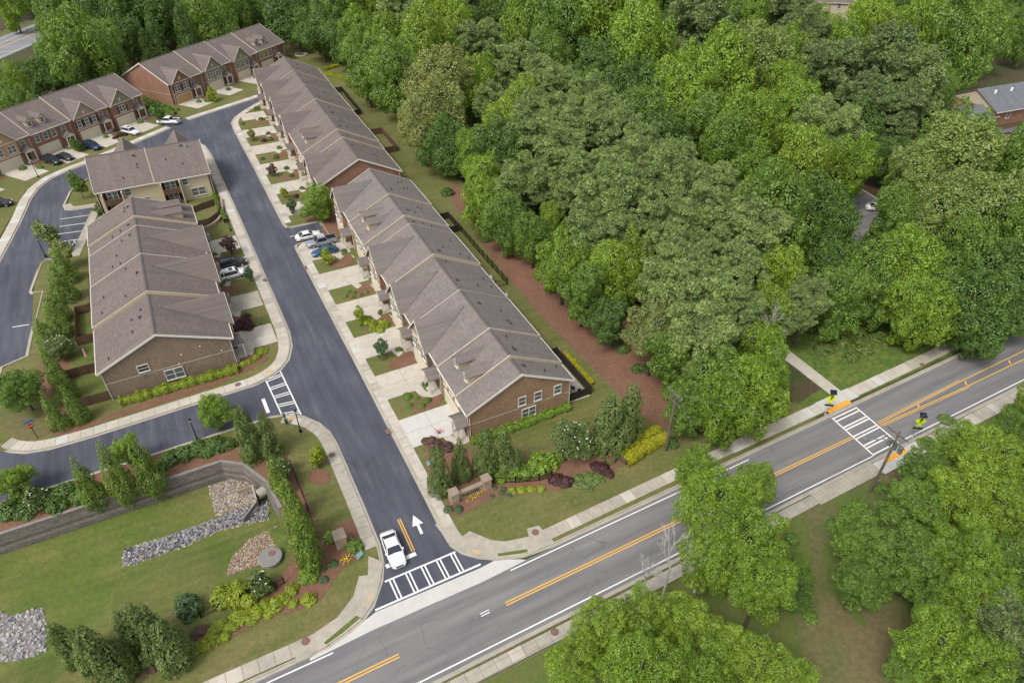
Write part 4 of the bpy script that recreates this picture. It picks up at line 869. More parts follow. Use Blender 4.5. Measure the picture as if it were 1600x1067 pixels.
def crown_round(seed, nb=34, leaves=44000, size=.043, rb=(.20,.36), asp=.75, shape='round', uneven=.16, fine=False):
    r = np.random.default_rng(seed); d = sph(r,nb); 
    rad = r.uniform(.42,.80,nb)
    # uneven outline: stretch by a few random lobes
    lob = sph(r,5); amp = 1+uneven*np.sum(np.maximum(0,d@lob.T)**3*r.uniform(-.6,1.2,5),axis=1)
    C = d*(rad*amp)[:,None]
    if shape == 'cone':
        h = C[:,2]; k = np.clip(1.05-.62*(h+1)/2,.25,1.2); C[:,0] *= k*1.15; C[:,1] *= k*1.15; C[:,2] = h*1.15
    elif shape == 'vase':
        k = np.clip(.7+.35*(C[:,2]+1)/2,.5,1.1); C[:,:2] *= k[:,None]
    R = r.uniform(*rb,nb)
    C = np.vstack([C,[[0,0,0],[0,0,.25],[.2,.1,-.2],[-.2,-.1,-.1]]]); R = np.append(R,[.45,.42,.4,.4])
    # second generation of twig clumps on the blobs
    n2 = nb*5; k = r.integers(0,nb,n2); C2 = C[k]+sph(r,n2)*R[k][:,None]*r.uniform(.75,1.1,(n2,1)); R2 = R[k]*r.uniform(.25,.45,n2)
    C = np.vstack([C,C2]); R = np.append(R,R2)
    p, nr = blobs_to_leaves(r,C,R,leaves)
    return leaf_mesh('crown',p,nr,size,asp,seed)
def crown_pine(seed, nb=50, leaves=52000, size=.062):
    r = np.random.default_rng(seed); d = sph(r,nb); d[:,2] = np.where(d[:,2]<-.75,-d[:,2]*.4,d[:,2])
    C = d*r.uniform(.5,.86,nb)[:,None]*np.array([1,1,.92]); R = r.uniform(.15,.27,nb)
    C = np.vstack([C,sph(r,10)*.35]); R = np.append(R,np.full(10,.3))
    n2 = nb*7; k = r.integers(0,nb,n2); C2 = C[k]+sph(r,n2)*R[k][:,None]*r.uniform(.7,1.1,(n2,1)); R2 = R[k]*r.uniform(.28,.45,n2)
    C = np.vstack([C,C2]); R = np.append(R,R2)
    w = R**2; k = r.choice(len(C),size=leaves,p=w/w.sum()); d = sph(r,leaves); d[:,2] = np.abs(d[:,2])*.9+d[:,2]*.1-.15
    p = C[k]+d*R[k][:,None]*np.array([1,1,.75])*(1-.3*r.random((leaves,1)))
    nr = np.cross(d,sph(r,leaves))+d*.5+np.array([0,0,.3])
    return leaf_mesh('crown',p,nr,size,.34,seed,.1)
def crown_cypress(seed, leaves=15000, size=.075, lumps=60, tip=.08, power=.8):
    """base z=-1, tip z=+1, radius 1 near the base"""
    r = np.random.default_rng(seed); 
    h = r.beta(1.1,1.5,lumps); a = r.uniform(0,2*math.pi,lumps); pr = np.clip((1-h)**power,tip,1)*np.clip(h*6+.55,0,1)
    C = np.stack([np.cos(a)*pr*.72,np.sin(a)*pr*.72,h*2-1],1); R = .13+.24*pr
    hh = np.linspace(0,.97,14); C = np.vstack([C,np.stack([hh*0,hh*0,hh*2-1],1)]); R = np.append(R,np.clip((1-hh)**power,tip,1)*.62)
    p, nr = blobs_to_leaves(r,C,R,leaves,.5,.6,1.0,.15,.05)
    return leaf_mesh('crown',p,nr,size,.6,seed)
def crown_shrub(seed, leaves=2600, size=.17, lumps=12, bump=.25):
    r = np.random.default_rng(seed); d = sph(r,lumps); d[:,2] = np.abs(d[:,2])
    C = d*.62; R = r.uniform(.3,.3+bump,lumps); C = np.vstack([C,[[0,0,.2]]]); R = np.append(R,.7)
    p, nr = blobs_to_leaves(r,C,R,leaves,.5,.4,.9,.15,.03); k = p[:,2] > -.15
    return leaf_mesh('foliage',p[k],nr[k],size,.7,seed)
def trunk_mesh(seed, limbs=6, h=1.0):
    """unit trunk: height 1, radius 0.03 at the base, limbs in the upper part"""
    rr = random.Random(seed); b = MB(); p = Vector((0,0,-.02)); r0 = .034
    for k in range(5):
        q = p+Vector((rr.uniform(-.015,.015),rr.uniform(-.015,.015),.21)); b.tube(p,q,r0,r0*.8,8,caps=False); p = q; r0 *= .8
    for k in range(limbs):
        z = rr.uniform(.5,.95); a = rr.uniform(0,6.28); l = rr.uniform(.2,.38); s = Vector((0,0,z)); m = s+Vector((math.cos(a)*l*.6,math.sin(a)*l*.6,l*.45)); e = s+Vector((math.cos(a)*l,math.sin(a)*l,l*.9))
        b.tube(s,m,.014,.009,5,caps=False); b.tube(m,e,.009,.003,5)
    return b.mesh('trunk',True)
OAK = [crown_round(s,nb=34+4*(s%3),leaves=44000) for s in (11,12,13,14)]
FINE = [crown_round(s,nb=58,leaves=76000,size=.030,rb=(.15,.28),uneven=.3) for s in (21,22,23)]
POP = [crown_round(s,nb=34,leaves=36000,shape='cone',size=.044) for s in (31,32)]
PINE = [crown_pine(s) for s in (41,42,43,44)]
CYP = [crown_cypress(s) for s in (51,52)]; CED = [crown_cypress(s,leaves=15000,size=.085,lumps=46,tip=.16,power=.55) for s in (53,54)]
SHR = [crown_shrub(s) for s in (61,62,63)]; BALL = [crown_shrub(71,2600,.13,16,.06)]; SMALL = [crown_round(s,nb=16,leaves=3800,size=.14,rb=(.25,.4)) for s in (81,82)]
TRK = [trunk_mesh(s) for s in (91,92,93)]
TR = random.Random(77)
def tree(name, xy, hc, r, rzc, meshes, leaf, label, cat='tree', group=None, bark='bark', trunk=1.0):
    o = empty(name,(xy[0],xy[1],0),TR.uniform(0,6.28),label,cat,group)
    c = put(TR.choice(meshes),'crown',leaf,o,(0,0,hc)); k = TR.uniform(.93,1.07); c.scale = (r*k,r/k,rzc); c.rotation_euler = (TR.uniform(-.16,.16),TR.uniform(-.16,.16),0) if meshes is not CYP and meshes is not CED else (0,0,0)
    th = hc+rzc*.35; t = put(TR.choice(TRK),'trunk',bark,o); w = max(.10,min(.45,r*.055))*trunk/.034; t.scale = (w,w,th) if False else (max(w,r*1.6),max(w,r*1.6),th)
    return o
# ---- the wood: (px, py, crown radius px, kind)
KIND = {  # meshes, leaf, aspect, clearance, noun
 'P':(PINE,'leaf_pine',1.3,3.5),'K':(PINE,'leaf_pine_dark',1.3,3.5),'G':(OAK,'leaf_mid',1.5,1.0),'B':(OAK,'leaf_bright',1.55,1.0),'Y':(OAK,'leaf_lime',1.6,1.0),'T':(POP,'leaf_bright',1.7,2.0),
 'D':(OAK,'leaf_dark',1.2,.5),'L':(OAK,'leaf_light',1.15,3.0),'O':(OAK,'leaf_olive',1.2,3.0),'C':(CYP,'leaf_dark',2.4,0.0),
 'f':(FINE,'leaf_bright',1.2,3.5),'y':(FINE,'leaf_lime',1.1,3.0),'g':(FINE,'leaf_mid',1.05,2.5),'l':(FINE,'leaf_light',1.05,5.0),'d':(FINE,'leaf_dark',1.0,1.5)}
LOOK = {'P':'olive green pine','K':'dark grey green pine','G':'mid green leafy tree','B':'bright green leafy tree','Y':'lime green leafy tree','T':'tapering bright green tree','D':'dark green leafy tree','L':'pale green spreading oak','O':'yellowish olive tree','C':'narrow dark conifer',
 'f':'bright green leafy tree','y':'lime green leafy tree','g':'mid green leafy tree','l':'pale green spreading oak','d':'dark green leafy tree'}
PLACED = []
def spot_across(px, py):
    if px < 1262: return 'overhanging the through road' if py < 930 else 'in the thicket beside the lower sidewalk'
    return 'behind the weathered utility pole' if py < 820 else 'beside the dry grass opening across the road'
def spot_far(px):
    return 'between the highway and the red brick far row' if px < 215 else 'behind the far row with twin dormers' if px < 485 else 'beside the back lawn and its curved hedge'
def spot(x, y):
    if y < 22: return 'beside the through road sidewalk'
    if x < 62 and y < 105: return 'along the edge of the pine straw strip'
    if x < 78 and y < 190: return 'in the belt behind the long back lawn'
    a = P(1345,310)
    if math.hypot(x-a[0],y-a[1]) < 26: return 'around the parking court among the trees'
    a = P(1530,200)
    if math.hypot(x-a[0],y-a[1]) < 34: return 'near the slate roofed brick house'
    if y > 150 and x > 110: return 'in the far part of the big wood'
    return 'in the middle of the big wood'
def wood(rows, where, grp, k_=1.0):
    for px, py, rp, k in rows:
        meshes, leaf, asp, clr = KIND[k]
        xy = P(px,py,10)
        for _ in range(3):
            f = Q(xy[0],xy[1],10)[2]; r = rp*k_*f/FPX; rzc = r*asp; hc = clr+rzc*.92; xy = P(px,py,hc)
        PLACED.append((xy[0],xy[1],r*(.55 if k in 'PK' else 1))); wh = spot(xy[0],xy[1]) if k_ == 1.22 else spot_across(px,py) if k_ == 1.3 else spot_far(px)
        tree('pine_tree' if k in 'PK' else 'conifer' if k == 'C' else 'leafy_tree', xy, hc, r, rzc, meshes, leaf, LOOK[k]+' '+wh, 'tree', LOOK[k]+'s '+wh)
wood([(705,50,28,'Y'),(750,73,36,'P'),(818,42,36,'T'),(880,50,46,'G'),(862,95,34,'G'),(967,34,52,'B'),(1000,78,46,'B'),(1094,36,48,'K'),(1050,60,34,'D'),(812,112,38,'P'),(750,126,28,'B'),(768,160,26,'P'),(860,140,34,'P'),(916,157,32,'P'),(808,166,30,'Y'),(782,205,30,'Y'),
 (835,214,40,'P'),(947,186,36,'P'),(961,216,38,'P'),(880,253,44,'P'),(981,272,46,'P'),(1058,268,40,'P'),(931,112,42,'D'),(985,150,42,'D'),(1010,185,38,'G'),(1037,228,44,'D'),(1074,146,42,'B'),(1130,120,46,'B'),(1139,232,42,'G'),(1090,195,40,'G'),(756,284,30,'B'),(716,240,30,'D'),
 (1178,39,24,'T'),(1225,20,36,'K'),(1255,62,36,'K'),(1192,105,54,'L'),(1215,150,36,'B'),(1296,110,42,'K'),(1370,107,52,'K'),(1417,135,46,'P'),(1347,160,40,'K'),(1400,185,38,'K'),(1366,44,34,'Y'),(1440,62,40,'B'),(1500,70,46,'G'),(1535,55,34,'G'),(1417,14,34,'D'),(1473,8,36,'D'),(1586,15,24,'D'),
 (1468,140,22,'G'),(1290,208,46,'P'),(1234,180,38,'B'),(1248,262,44,'Y'),(1320,262,36,'B'),(1172,205,44,'B'),(1352,205,40,'D'),(1385,245,34,'D'),(1480,250,62,'L'),(1440,285,50,'L'),(1488,236,44,'G'),(1572,270,46,'G'),(1592,262,24,'G'),(1530,330,60,'L'),
 (756,322,30,'B'),(790,345,34,'G'),(818,292,40,'P'),(832,372,28,'G'),(869,320,22,'Y'),(862,352,24,'Y'),(967,315,58,'P'),(933,370,46,'P'),(1023,295,50,'P'),(1080,343,46,'P'),(1136,343,46,'P'),(880,415,38,'B'),(960,430,38,'Y'),(990,415,34,'Y'),(911,455,36,'G'),(947,500,34,'D'),
 (1051,447,50,'P'),(1094,475,56,'P'),(1023,517,44,'O'),(1094,531,54,'P'),(1060,560,42,'G'),(1145,500,46,'P'),(1110,600,44,'G'),(1150,420,44,'P'),(1206,343,56,'G'),(1262,340,52,'D'),(1178,372,48,'P'),(1212,430,34,'Y'),(1212,485,34,'Y'),(1262,470,34,'P'),(1240,500,26,'P'),(1185,560,40,'B'),(1130,640,40,'B'),(1175,620,44,'B'),(1200,600,30,'B'),(1068,640,30,'G'),
 (1290,419,38,'D'),(1300,360,40,'D'),(1315,464,42,'G'),(1400,345,40,'G'),(1420,425,46,'B'),(1420,478,38,'B'),(1452,495,36,'B'),(1372,462,34,'G'),(1352,430,40,'G'),(1515,480,54,'D'),(1550,430,50,'D'),(1500,400,46,'G'),(1580,380,46,'G'),(1470,340,50,'L'),(1572,460,44,'D'),(1530,520,36,'D'),(1590,500,30,'D'),(1600,330,40,'G'),
 (900,205,38,'P'),(915,285,40,'P'),(880,305,34,'P'),(1010,245,38,'P'),(1000,352,42,'P'),(1050,392,42,'P'),(1112,300,40,'P'),(1120,400,40,'P'),(985,388,36,'P'),(840,175,32,'P'),(870,185,32,'P'),(1075,420,36,'P'),(840,20,30,'D'),(910,0,30,'G'),(1020,-15,40,'D'),(780,0,30,'D'),(740,-10,30,'D'),(1130,-20,40,'D'),(1180,-30,40,'K'),(1400,-30,36,'D'),(1520,-20,40,'G'),(1560,-40,30,'G'),(1600,60,24,'G'),(1640,300,50,'G'),(1640,430,50,'D'),(1650,200,40,'G')],
 'in the wood behind the townhouse gardens', 'in the wood behind the gardens', 1.22)
wood([(14,6,24,'B'),(80,26,24,'G'),(85,12,30,'G'),(82,84,20,'G'),(120,78,44,'G'),(90,110,32,'D'),(50,122,26,'D'),(12,142,28,'B'),(30,165,26,'G'),(160,72,30,'G'),(175,28,44,'D'),(225,18,44,'D'),(150,12,34,'D'),(200,60,30,'D'),(243,58,17,'C'),(228,72,13,'C'),(262,35,24,'D'),(288,48,20,'C'),(303,40,18,'C'),(333,28,34,'G'),(370,18,30,'G'),(400,12,34,'D'),(425,14,34,'D'),(462,25,40,'D'),(500,45,38,'D'),(525,18,40,'G'),(575,15,32,'Y'),(600,66,30,'B'),(545,66,34,'D'),(632,28,42,'P'),(695,34,32,'Y'),(665,72,42,'Y'),(572,106,36,'G'),(622,122,42,'G'),(682,130,48,'O'),(680,172,44,'O'),(662,195,38,'O'),(690,225,38,'D'),(735,142,34,'B'),(742,240,30,'B'),(660,12,34,'Y'),(720,10,30,'P'),(610,10,34,'B'),(560,60,30,'B'),(590,100,30,'B'),(170,100,26,'G'),(130,115,30,'D'),(480,-15,40,'D'),(300,-10,36,'D'),(240,-15,40,'D'),(100,-20,40,'D'),(350,-20,40,'D'),(400,-30,40,'G'),(560,-25,40,'D'),(640,-25,40,'G'),(190,-20,40,'D'),(30,-30,40,'D')],
 'in the wood behind the far rows', 'in the wood behind the far rows', 1.15)
wood([(1125,790,52,'f'),(1165,850,56,'f'),(1190,910,50,'f'),(1110,860,46,'f'),(1090,740,34,'f'),(1180,760,34,'f'),(940,985,46,'y'),(1000,965,44,'y'),(1065,975,46,'y'),(1120,1010,44,'y'),(900,1035,40,'y'),(1000,1045,60,'f'),(1090,1050,50,'f'),(1190,1040,46,'y'),(1235,1060,40,'y'),
 (1515,700,38,'f'),(1540,715,50,'y'),(1580,740,40,'y'),(1500,770,52,'y'),(1560,800,50,'y'),(1445,735,34,'g'),(1425,790,46,'g'),(1345,835,40,'g'),(1400,850,48,'g'),(1345,905,38,'g'),(1440,880,44,'g'),(1510,870,50,'f'),(1570,880,44,'g'),(1520,940,46,'f'),(1480,945,40,'g'),(1560,950,40,'f'),(1470,1010,54,'f'),(1420,1040,34,'g'),(1530,1040,48,'f'),(1580,990,48,'K'),(1590,1050,40,'d'),(1250,930,24,'d'),(1240,880,20,'g'),(1590,680,36,'g'),(1640,640,50,'y'),(1650,760,60,'g'),(1640,900,60,'g')],
 'across the through road', 'across the through road', 1.3)
# ---- lower trees that close the canopy between the tall ones
def in_poly(x, y, poly):
    c = False; j = len(poly)-1
    for i in range(len(poly)):
        if (poly[i][1] > y) != (poly[j][1] > y) and x < (poly[j][0]-poly[i][0])*(y-poly[i][1])/(poly[j][1]-poly[i][1])+poly[i][0]: c = not c
        j = i
    return c
IR = random.Random(31)
WOOD_PX = [(560,118),(640,215),(725,270),(790,370),(870,470),(950,555),(1055,655),(1200,615),(1262,500),(1330,500),(1420,535),(1640,440),(1640,-60),(480,-60),(500,90)]
CLEAR_PX = [[(1290,270),(1360,280),(1420,350),(1400,420),(1290,360)],[(1440,100),(1640,90),(1640,250),(1440,250)],[(1240,-20),(1340,-20),(1350,60),(1240,60)],[(1180,560),(1225,480),(1330,470),(1430,530),(1400,580),(1310,620),(1230,640)]]
for i in range(-3,46):
    for j in range(0,60):
        x, y = 36+i*14+IR.uniform(-4,4), 6+j*14+IR.uniform(-4,4)
        q = Q(x,y,3)
        if not (-15 < q[0] < 1615 and q[1] > -12) or not in_poly(q[0],q[1],WOOD_PX) or any(in_poly(q[0],q[1],c) for c in CLEAR_PX): continue
        if any((x-a)**2+(y-b)**2 < (.70*c+2.4)**2 for a,b,c in PLACED): continue
        r = IR.uniform(4.6,6.6)*(1+max(0,q[2]-180)/500); asp = IR.uniform(1.2,1.6); k = IR.choice('GGDDB')
        PLACED.append((x,y,r))
        tree('leafy_tree',(x,y),r*asp*.9,r,r*asp,OAK,{'G':'leaf_mid','D':'leaf_dark','B':'leaf_bright'}[k],{'G':'mid green','D':'dark green','B':'bright green'}[k]+' lower tree '+spot(x,y),'tree',{'G':'mid green','D':'dark green','B':'bright green'}[k]+' lower trees '+spot(x,y))
# ---- bare grey trees
def bare_tree(name, xy, h, spread, label, seed):
    o = empty(name,(xy[0],xy[1],0),0,label,'tree','bare grey trees'); rr = random.Random(seed); b = MB()
    def br(p,d,l,r,k):
        q = p+d*l; b.tube(p,q,r,r*.7,5,caps=False)
        if k == 0: return
        for j in range(3 if k > 1 else 2):
            nd = (d+Vector((rr.uniform(-1,1),rr.uniform(-1,1),rr.uniform(-.3,.6)))*spread).normalized(); br(p+d*l*rr.uniform(.55,1),nd,l*rr.uniform(.55,.8),r*.6,k-1)
    t = MB(); t.tube((0,0,-.1),(0,0,h*.32),.16,.12,8); t.build('trunk','bark_dead',o)
    br(Vector((0,0,h*.3)),Vector((0,0,1)),h*.26,.11,5); b.build('branches','bark_dead',o)
for px, py, h, s in ((1035,935,12,1),(1085,925,12,2),(1000,945,9,3),(1190,590,13,4)):
    bare_tree('bare_tree',P(px,py),h,.55,'bare grey leafless tree at the wood edge beside the through road',s)

# ---- garden trees and shrubs from base and top pixels
def bt(name, base, top, rp, meshes, leaf, label, cat, group, asp=None, clear=0.0):
    xy = P(*base); h = max(.6,height_at(xy[0],xy[1],top[1])); f = Q(xy[0],xy[1],h/2)[2]; r = rp*f/FPX
    rzc = (h-clear*h)/2; hc = h-rzc
    return tree(name,xy,hc,r,rzc,meshes,leaf,label,cat,group)
for b, t, r in (((152,782),(136,714),22),((196,770),(172,688),24),((240,757),(210,680),25)):
    bt('arborvitae',b,t,r,CYP,'leaf_cypress','clipped green arborvitae cone between the side street and the basin wall','conifer','cones above the basin wall')
for b, t, r in (((398,716),(374,634),22),((428,712),(410,645),20),((386,690),(366,640),16)):
    bt('arborvitae',b,t,r,CED,'leaf_cedar','loose dark arborvitae at the corner of the basin','conifer','loose conifers at the basin corner')
for b, t, r in (((462,812),(446,748),20),((476,850),(453,775),24),((490,885),(460,795),26),((440,770),(428,715),18)):
    bt('arborvitae',b,t,r,CED,'leaf_cypress','green conical cypress in the row along the fenced basin edge','conifer','cypress row by the basin fence')
for b, t, r in (((108,440),(80,388),20),((105,470),(64,415),22),((97,502),(62,452),21),((97,524),(54,473),21),((82,548),(52,496),21),((108,624),(76,560),20),((97,668),(76,612),18),((128,658),(103,606),18),((95,600),(76,540),16)):
    bt('arborvitae',b,t,r,CYP,'leaf_cypress','green arborvitae cone in the screen behind the mauve roofed row','conifer','screen of cones behind the left row')
for b, t, r in (((689,768),(688,697),22),((721,750),(718,686),18),((760,738),(762,668),23),((788,738),(786,670),20),((808,738),(808,700),14),((946,704),(944,618),33),((978,696),(978,600),28)):
    bt('arborvitae',b,t,r,CED,'leaf_cedar','dark feathery cypress standing in the bed behind the stone sign','conifer','cypresses by the stone sign')
def small(px, py, rp, leaf, label, hc=2.6, asp=1.15, group=None, meshes=None, name='young_tree', trunk=1.0):
    xy = P(px,py,hc); f = Q(xy[0],xy[1],hc)[2]; r = rp*f/FPX
    return tree(name,xy,hc,r,r*asp,meshes or SMALL,leaf,label,'tree',group)
small(30,605,38,'leaf_mid','round green maple beside the stop sign corner',4.2,1.0,meshes=OAK); small(497,316,31,'leaf_bright','round bright green tree between the two brick end walls',4.0,1.15,meshes=OAK)
small(336,642,28,'leaf_bright','young maple beside the lamp post on the side street',3.0,1.2,meshes=OAK); small(194,700,26,'leaf_bright','young maple standing behind the clipped cones above the basin',3.4,1.1,meshes=OAK); small(20,748,32,'leaf_bright','broad young tree at the left end of the basin wall',2.8,1.0,meshes=OAK)
small(120,285,14,'leaf_mid','small tree on the grass corner beside the parking bays',3.6,1.3); small(71,364,22,'leaf_olive','loose olive tree leaning over the loop road',4.0,1.0); small(95,395,20,'leaf_olive','loose olive tree above the hatched parking bay',3.2,1.0)
small(495,712,17,'leaf_hedge','small yellow green tree in a round mulch ring',1.9,1.1); small(358,381,13,'leaf_maroon','small dark leaved tree beside the black car on the left row',2.2,1.1); small(594,543,13,'leaf_bluegreen','small dark green tree in a front bed of the grey roofed row',2.0,1.1); small(388,426,9,'leaf_bluegreen','little dark tree beside the white car on the left row',1.8,1.2)
small(510,400,11,'leaf_hedge','little yellow green tree beside the blue sedan',1.8,1.2); small(560,492,9,'leaf_hedge','slim yellow green tree in the bed of bright bushes',1.9,1.6); small(425,265,8,'leaf_maroon','tiny dark leaved tree in the lawn of the taupe roofed row',1.7,1.2); small(455,322,9,'leaf_bluegreen','tiny blue green tree in the lawn beside the parking spur',1.7,1.2); small(392,210,7,'leaf_olive','tiny yellowish tree in the lawn of the taupe roofed row',1.6,1.3); small(443,300,7,'leaf_hedge','tiny yellow green tree beside the purple bush',1.5,1.2)
small(330,148,9,'leaf_hedge','small bright tree before the grey stone gable',2.0,1.2); small(246,178,14,'leaf_dark','dark rounded tree beside the white pickup truck',2.4,.9); small(118,225,11,'leaf_dark','dark bush like tree beside the blue car',1.8,.9); small(318,132,7,'leaf_maroon','small russet tree at the far row',1.4,1.0)
# magnolias with white flowers
def flowers(o, r, hc, rz, n, m, size=.085):
    rr = random.Random(n+int(r*100)); b = MB()
    for k in range(n):
        d = Vector((rr.gauss(0,1),rr.gauss(0,1),abs(rr.gauss(0,1)))).normalized(); c = Vector((d.x*r*.80,d.y*r*.80,hc+d.z*rz*.84))
        b.lathe([(0,c.z-size*.3),(size*.8,c.z),(size,c.z+size*.4),(0,c.z+size*.2)],6,(c.x,c.y))
    b.build('blossoms',m,o)
def magnolia(px, py, rp, n, label, leaf='leaf_cedar'):
    hc = 2.0; xy = P(px,py,hc); f = Q(xy[0],xy[1],hc)[2]; r = rp*f/FPX
    o = tree('magnolia',xy,max(r,1.2),r,max(r,1.2),OAK if r > 1.9 else SMALL,leaf,label,'tree'); flowers(o,r,max(r,1.2),max(r,1.2),n,'petal_white')
magnolia(893,695,36,26,'white flowering magnolia behind the purple bushes near the stone sign'); magnolia(92,546,24,26,'white flowering magnolia behind the mauve roofed row'); magnolia(437,728,20,14,'white flowering magnolia at the corner of the basin wall'); magnolia(406,906,22,8,'white flowering magnolia beside the concrete riser'); magnolia(155,322,11,8,'white flowering shrub at the corner of the beige rear wall'); magnolia(55,775,22,8,'white flowering shrub above the long basin wall')
# shrubs
def shrub(px, py, rp, leaf, label, group=None, meshes=None, asp=.85, name='shrub', cat='shrub'):
    h = .5; xy = P(px,py,h); f = Q(xy[0],xy[1],h)[2]; r = rp*f/FPX
    o = put(TR.choice(meshes or SHR),name,leaf,None,(xy[0],xy[1],.0)); o.scale = (r,r,r*asp*1.05); o.rotation_euler.z = TR.uniform(0,6.28)
    o.location.z = r*asp*.12
    return tag(o,label,cat,group)
def shrubs(pts, leaf, label, group, meshes=None, asp=.85):
    for x, y, r in pts: shrub(x,y,r,leaf,label,group,meshes,asp)
def zs(f, pts): return [(*zpx(f,x,y),r) for x,y,r in pts]
shrubs([(107,770,24),(15,800,24),(268,715,17),(311,702,20),(341,695,19),(85,790,20),(42,795,20),(128,776,18),(68,780,22),(290,708,18),(327,700,17),(255,724,15),(355,692,14)],'leaf_dark','dark green shrub in the strip above the basin wall','shrubs above the basin wall')
shrubs([(517,838,14),(552,853,15),(533,848,10)],'leaf_mid','rounded green shrub at the foot of the single stone pillar','shrubs by the single pillar')
shrubs([(520,878,9),(506,903,9),(506,886,6)],'leaf_bluegreen','low blue green shrub in the mulch by the corner lawn','low shrubs by the corner lawn',BALL)
shrubs([(480,900,17)],'leaf_bright','round bright green bush at the end of the cypress row',None)
shrubs([(480,935,13),(456,920,12),(457,940,9),(429,942,15),(404,954,15),(372,964,15),(392,965,10),(344,973,12),(332,998,12),(352,992,10),(420,955,10),(440,935,12),(415,945,13),(388,958,14),(360,978,12),(330,985,11),(318,1003,12),(300,1012,12)],'leaf_hedge','low yellow green bush in the bed along the basin front','low bushes along the basin front')
shrubs([(372,928,22),(352,934,22),(390,940,16)],'leaf_hedge','large yellow green bush along the front fence of the basin','large bushes along the basin front',asp=1.1)
shrubs([(291,951,24)],'leaf_bluegreen','large grey green round shrub in the front basin bed',None,asp=1.1)
shrubs([(313,983,12),(300,990,10),(222,1030,16),(238,1038,13),(205,1036,12)],'leaf_maroon','wine red barberry bush in the front basin bed','red barberries',asp=.7)
for b, t, r in (((245,1015),(238,945),33),((282,1034),(278,972),32),((182,1067),(178,985),36),((218,1012),(216,956),22),((120,1032),(116,976),24),((150,1036),(148,982),24),((262,1030),(260,970),26),((205,1050),(202,1000),22)):
    bt('arborvitae',b,t,r,CED,'leaf_cedar' if r > 20 else 'leaf_hedge','loose feathery conifer in the front basin bed','conifer','loose conifers in the front basin bed')
shrubs([(380,503,12),(371,510,11),(388,508,11),(384,492,7)],'leaf_purple','deep purple bush beside the left row drive','purple bushes on the left row')
shrubs([(674,690,12),(684,694,10),(700,696,10),(666,686,8)],'leaf_maroon','russet brown bush beside the pale new driveway','russet bushes by the pale driveway',asp=1.0)
shrubs([(676,703,7)],'leaf_dark','dark green bush below the russet bush',None)
shrubs(zs('A6',[(880,80,9),(920,88,8),(985,88,9),(915,130,8),(960,130,9),(870,60,8),(985,110,8)]),'leaf_hedge','bright yellow green bush in the front bed of the grey roofed row','bright bushes in one front bed')
shrubs(zs('A6',[(1130,540,9),(1145,595,7),(1190,552,5),(1255,565,8),(1220,600,8)]),'leaf_mid','round green bush in the front bed beside the dormer unit','round bushes beside the dormer unit',BALL)
shrubs(zs('A4',[(770,882,5),(803,888,5),(750,910,5),(795,915,5),(845,900,5),(877,885,5)]),'leaf_mid','small clipped ball bush in a front lawn','clipped balls in one front lawn',BALL)
shrubs(zs('A6',[(1240,468,7),(1075,250,6),(965,20,5)])+zs('A4',[(740,635,6),(965,1005,5),(385,125,5),(415,170,5),(480,247,5),(235,65,4),(320,60,5)])+zs('A2',[(200,675,5),(230,740,5),(275,830,5),(290,865,5),(345,918,5),(325,972,5),(240,985,4),(390,1045,5),(115,768,4)]),'leaf_dark','dark clipped ball bush beside a porch','dark balls beside the porches',BALL,1.0)
shrubs(zs('A2',[(250,872,5)])+zs('A4',[(445,297,6)]),'leaf_purple','small purple bush in a lawn of the taupe roofed row','small purple bushes')
shrubs(zs('A5',[(1500,345,7),(1540,330,7)])+[(408,548,9),(400,556,7)],'leaf_hedge','yellow green bush in the curved corner bed of the left row','bushes in the curved corner bed')
shrubs([(345,440,8),(325,345,5),(335,395,5)],'leaf_mid','green bush at the front of the mauve roofed left row','bushes at the left row front',BALL)
shrubs([(839,728,22),(803,738,18),(822,736,16),(858,720,18),(780,746,12),(872,715,14)],'leaf_bright','lush green shrub behind the low fence near the stone sign','lush shrubs near the stone sign',asp=1.1)
shrubs([(870,749,14),(884,750,13),(943,731,13),(932,728,11),(952,738,9)],'leaf_purple','dark purple bush in the bed between sign and road','purple bushes near the stone sign',asp=.8)
shrubs([(905,748,15),(920,746,16),(934,745,12),(918,755,12)],'leaf_cedar','low spreading green juniper between the purple bushes','junipers between purple bushes',asp=.45)
shrubs([(800,763,8),(815,763,9),(830,762,8),(845,760,8)],'leaf_hedge','low yellow green bush in a row before the low fence','low row before the fence',asp=.7)
shrubs(zs('C7',[(892,525,5),(860,612,5),(960,580,6),(1040,600,6),(980,540,6)]),'leaf_bluegreen','small dark shrub beside the yellow flowers at the sign','small shrubs by the yellow flowers',BALL)
shrubs(zs('C7',[(510,752,9),(400,755,9)]),'leaf_bluegreen','tufted green ornamental bush at the foot of the stone sign','tufts at the sign foot',BALL)
shrubs(zs('A1',[(660,850,5),(875,758,6),(1105,680,5),(1240,630,5),(1300,625,7),(1425,555,5),(245,1040,6)])+[(35,262,7),(400,0,3)],'leaf_mid','round bush by a porch of the far rows','bushes by the far porches',BALL,1.0)
shrubs(zs('A1',[(725,810,5),(720,855,5),(750,840,6),(780,835,5)]),'leaf_purple','purple bush beside the white car on the far drive','purple bushes on the far drive')
shrubs(zs('A1',[(750,870,5)]),'leaf_hedge','tiny yellow bush beside the purple bushes on the far drive',None)
shrubs(zs('A1',[(480,910,9)]),'leaf_dark','dark bush before the porch beside the black cars',None)
shrubs(zs('A1',[(900,620,7),(940,635,7),(980,650,7),(1020,665,7),(1060,680,7)]),'leaf_mid','clipped green bush in a line along the far brick end wall','line of bushes along the far end wall')
shrubs([(1290,545,16),(1310,530,18),(1330,555,14),(1350,540,18),(1375,525,16),(1275,520,16),(1300,505,18),(1340,515,16)],'leaf_bramble','tangled low green bramble on the rough verge beside the crossing path','brambles on the rough verge',asp=.6)
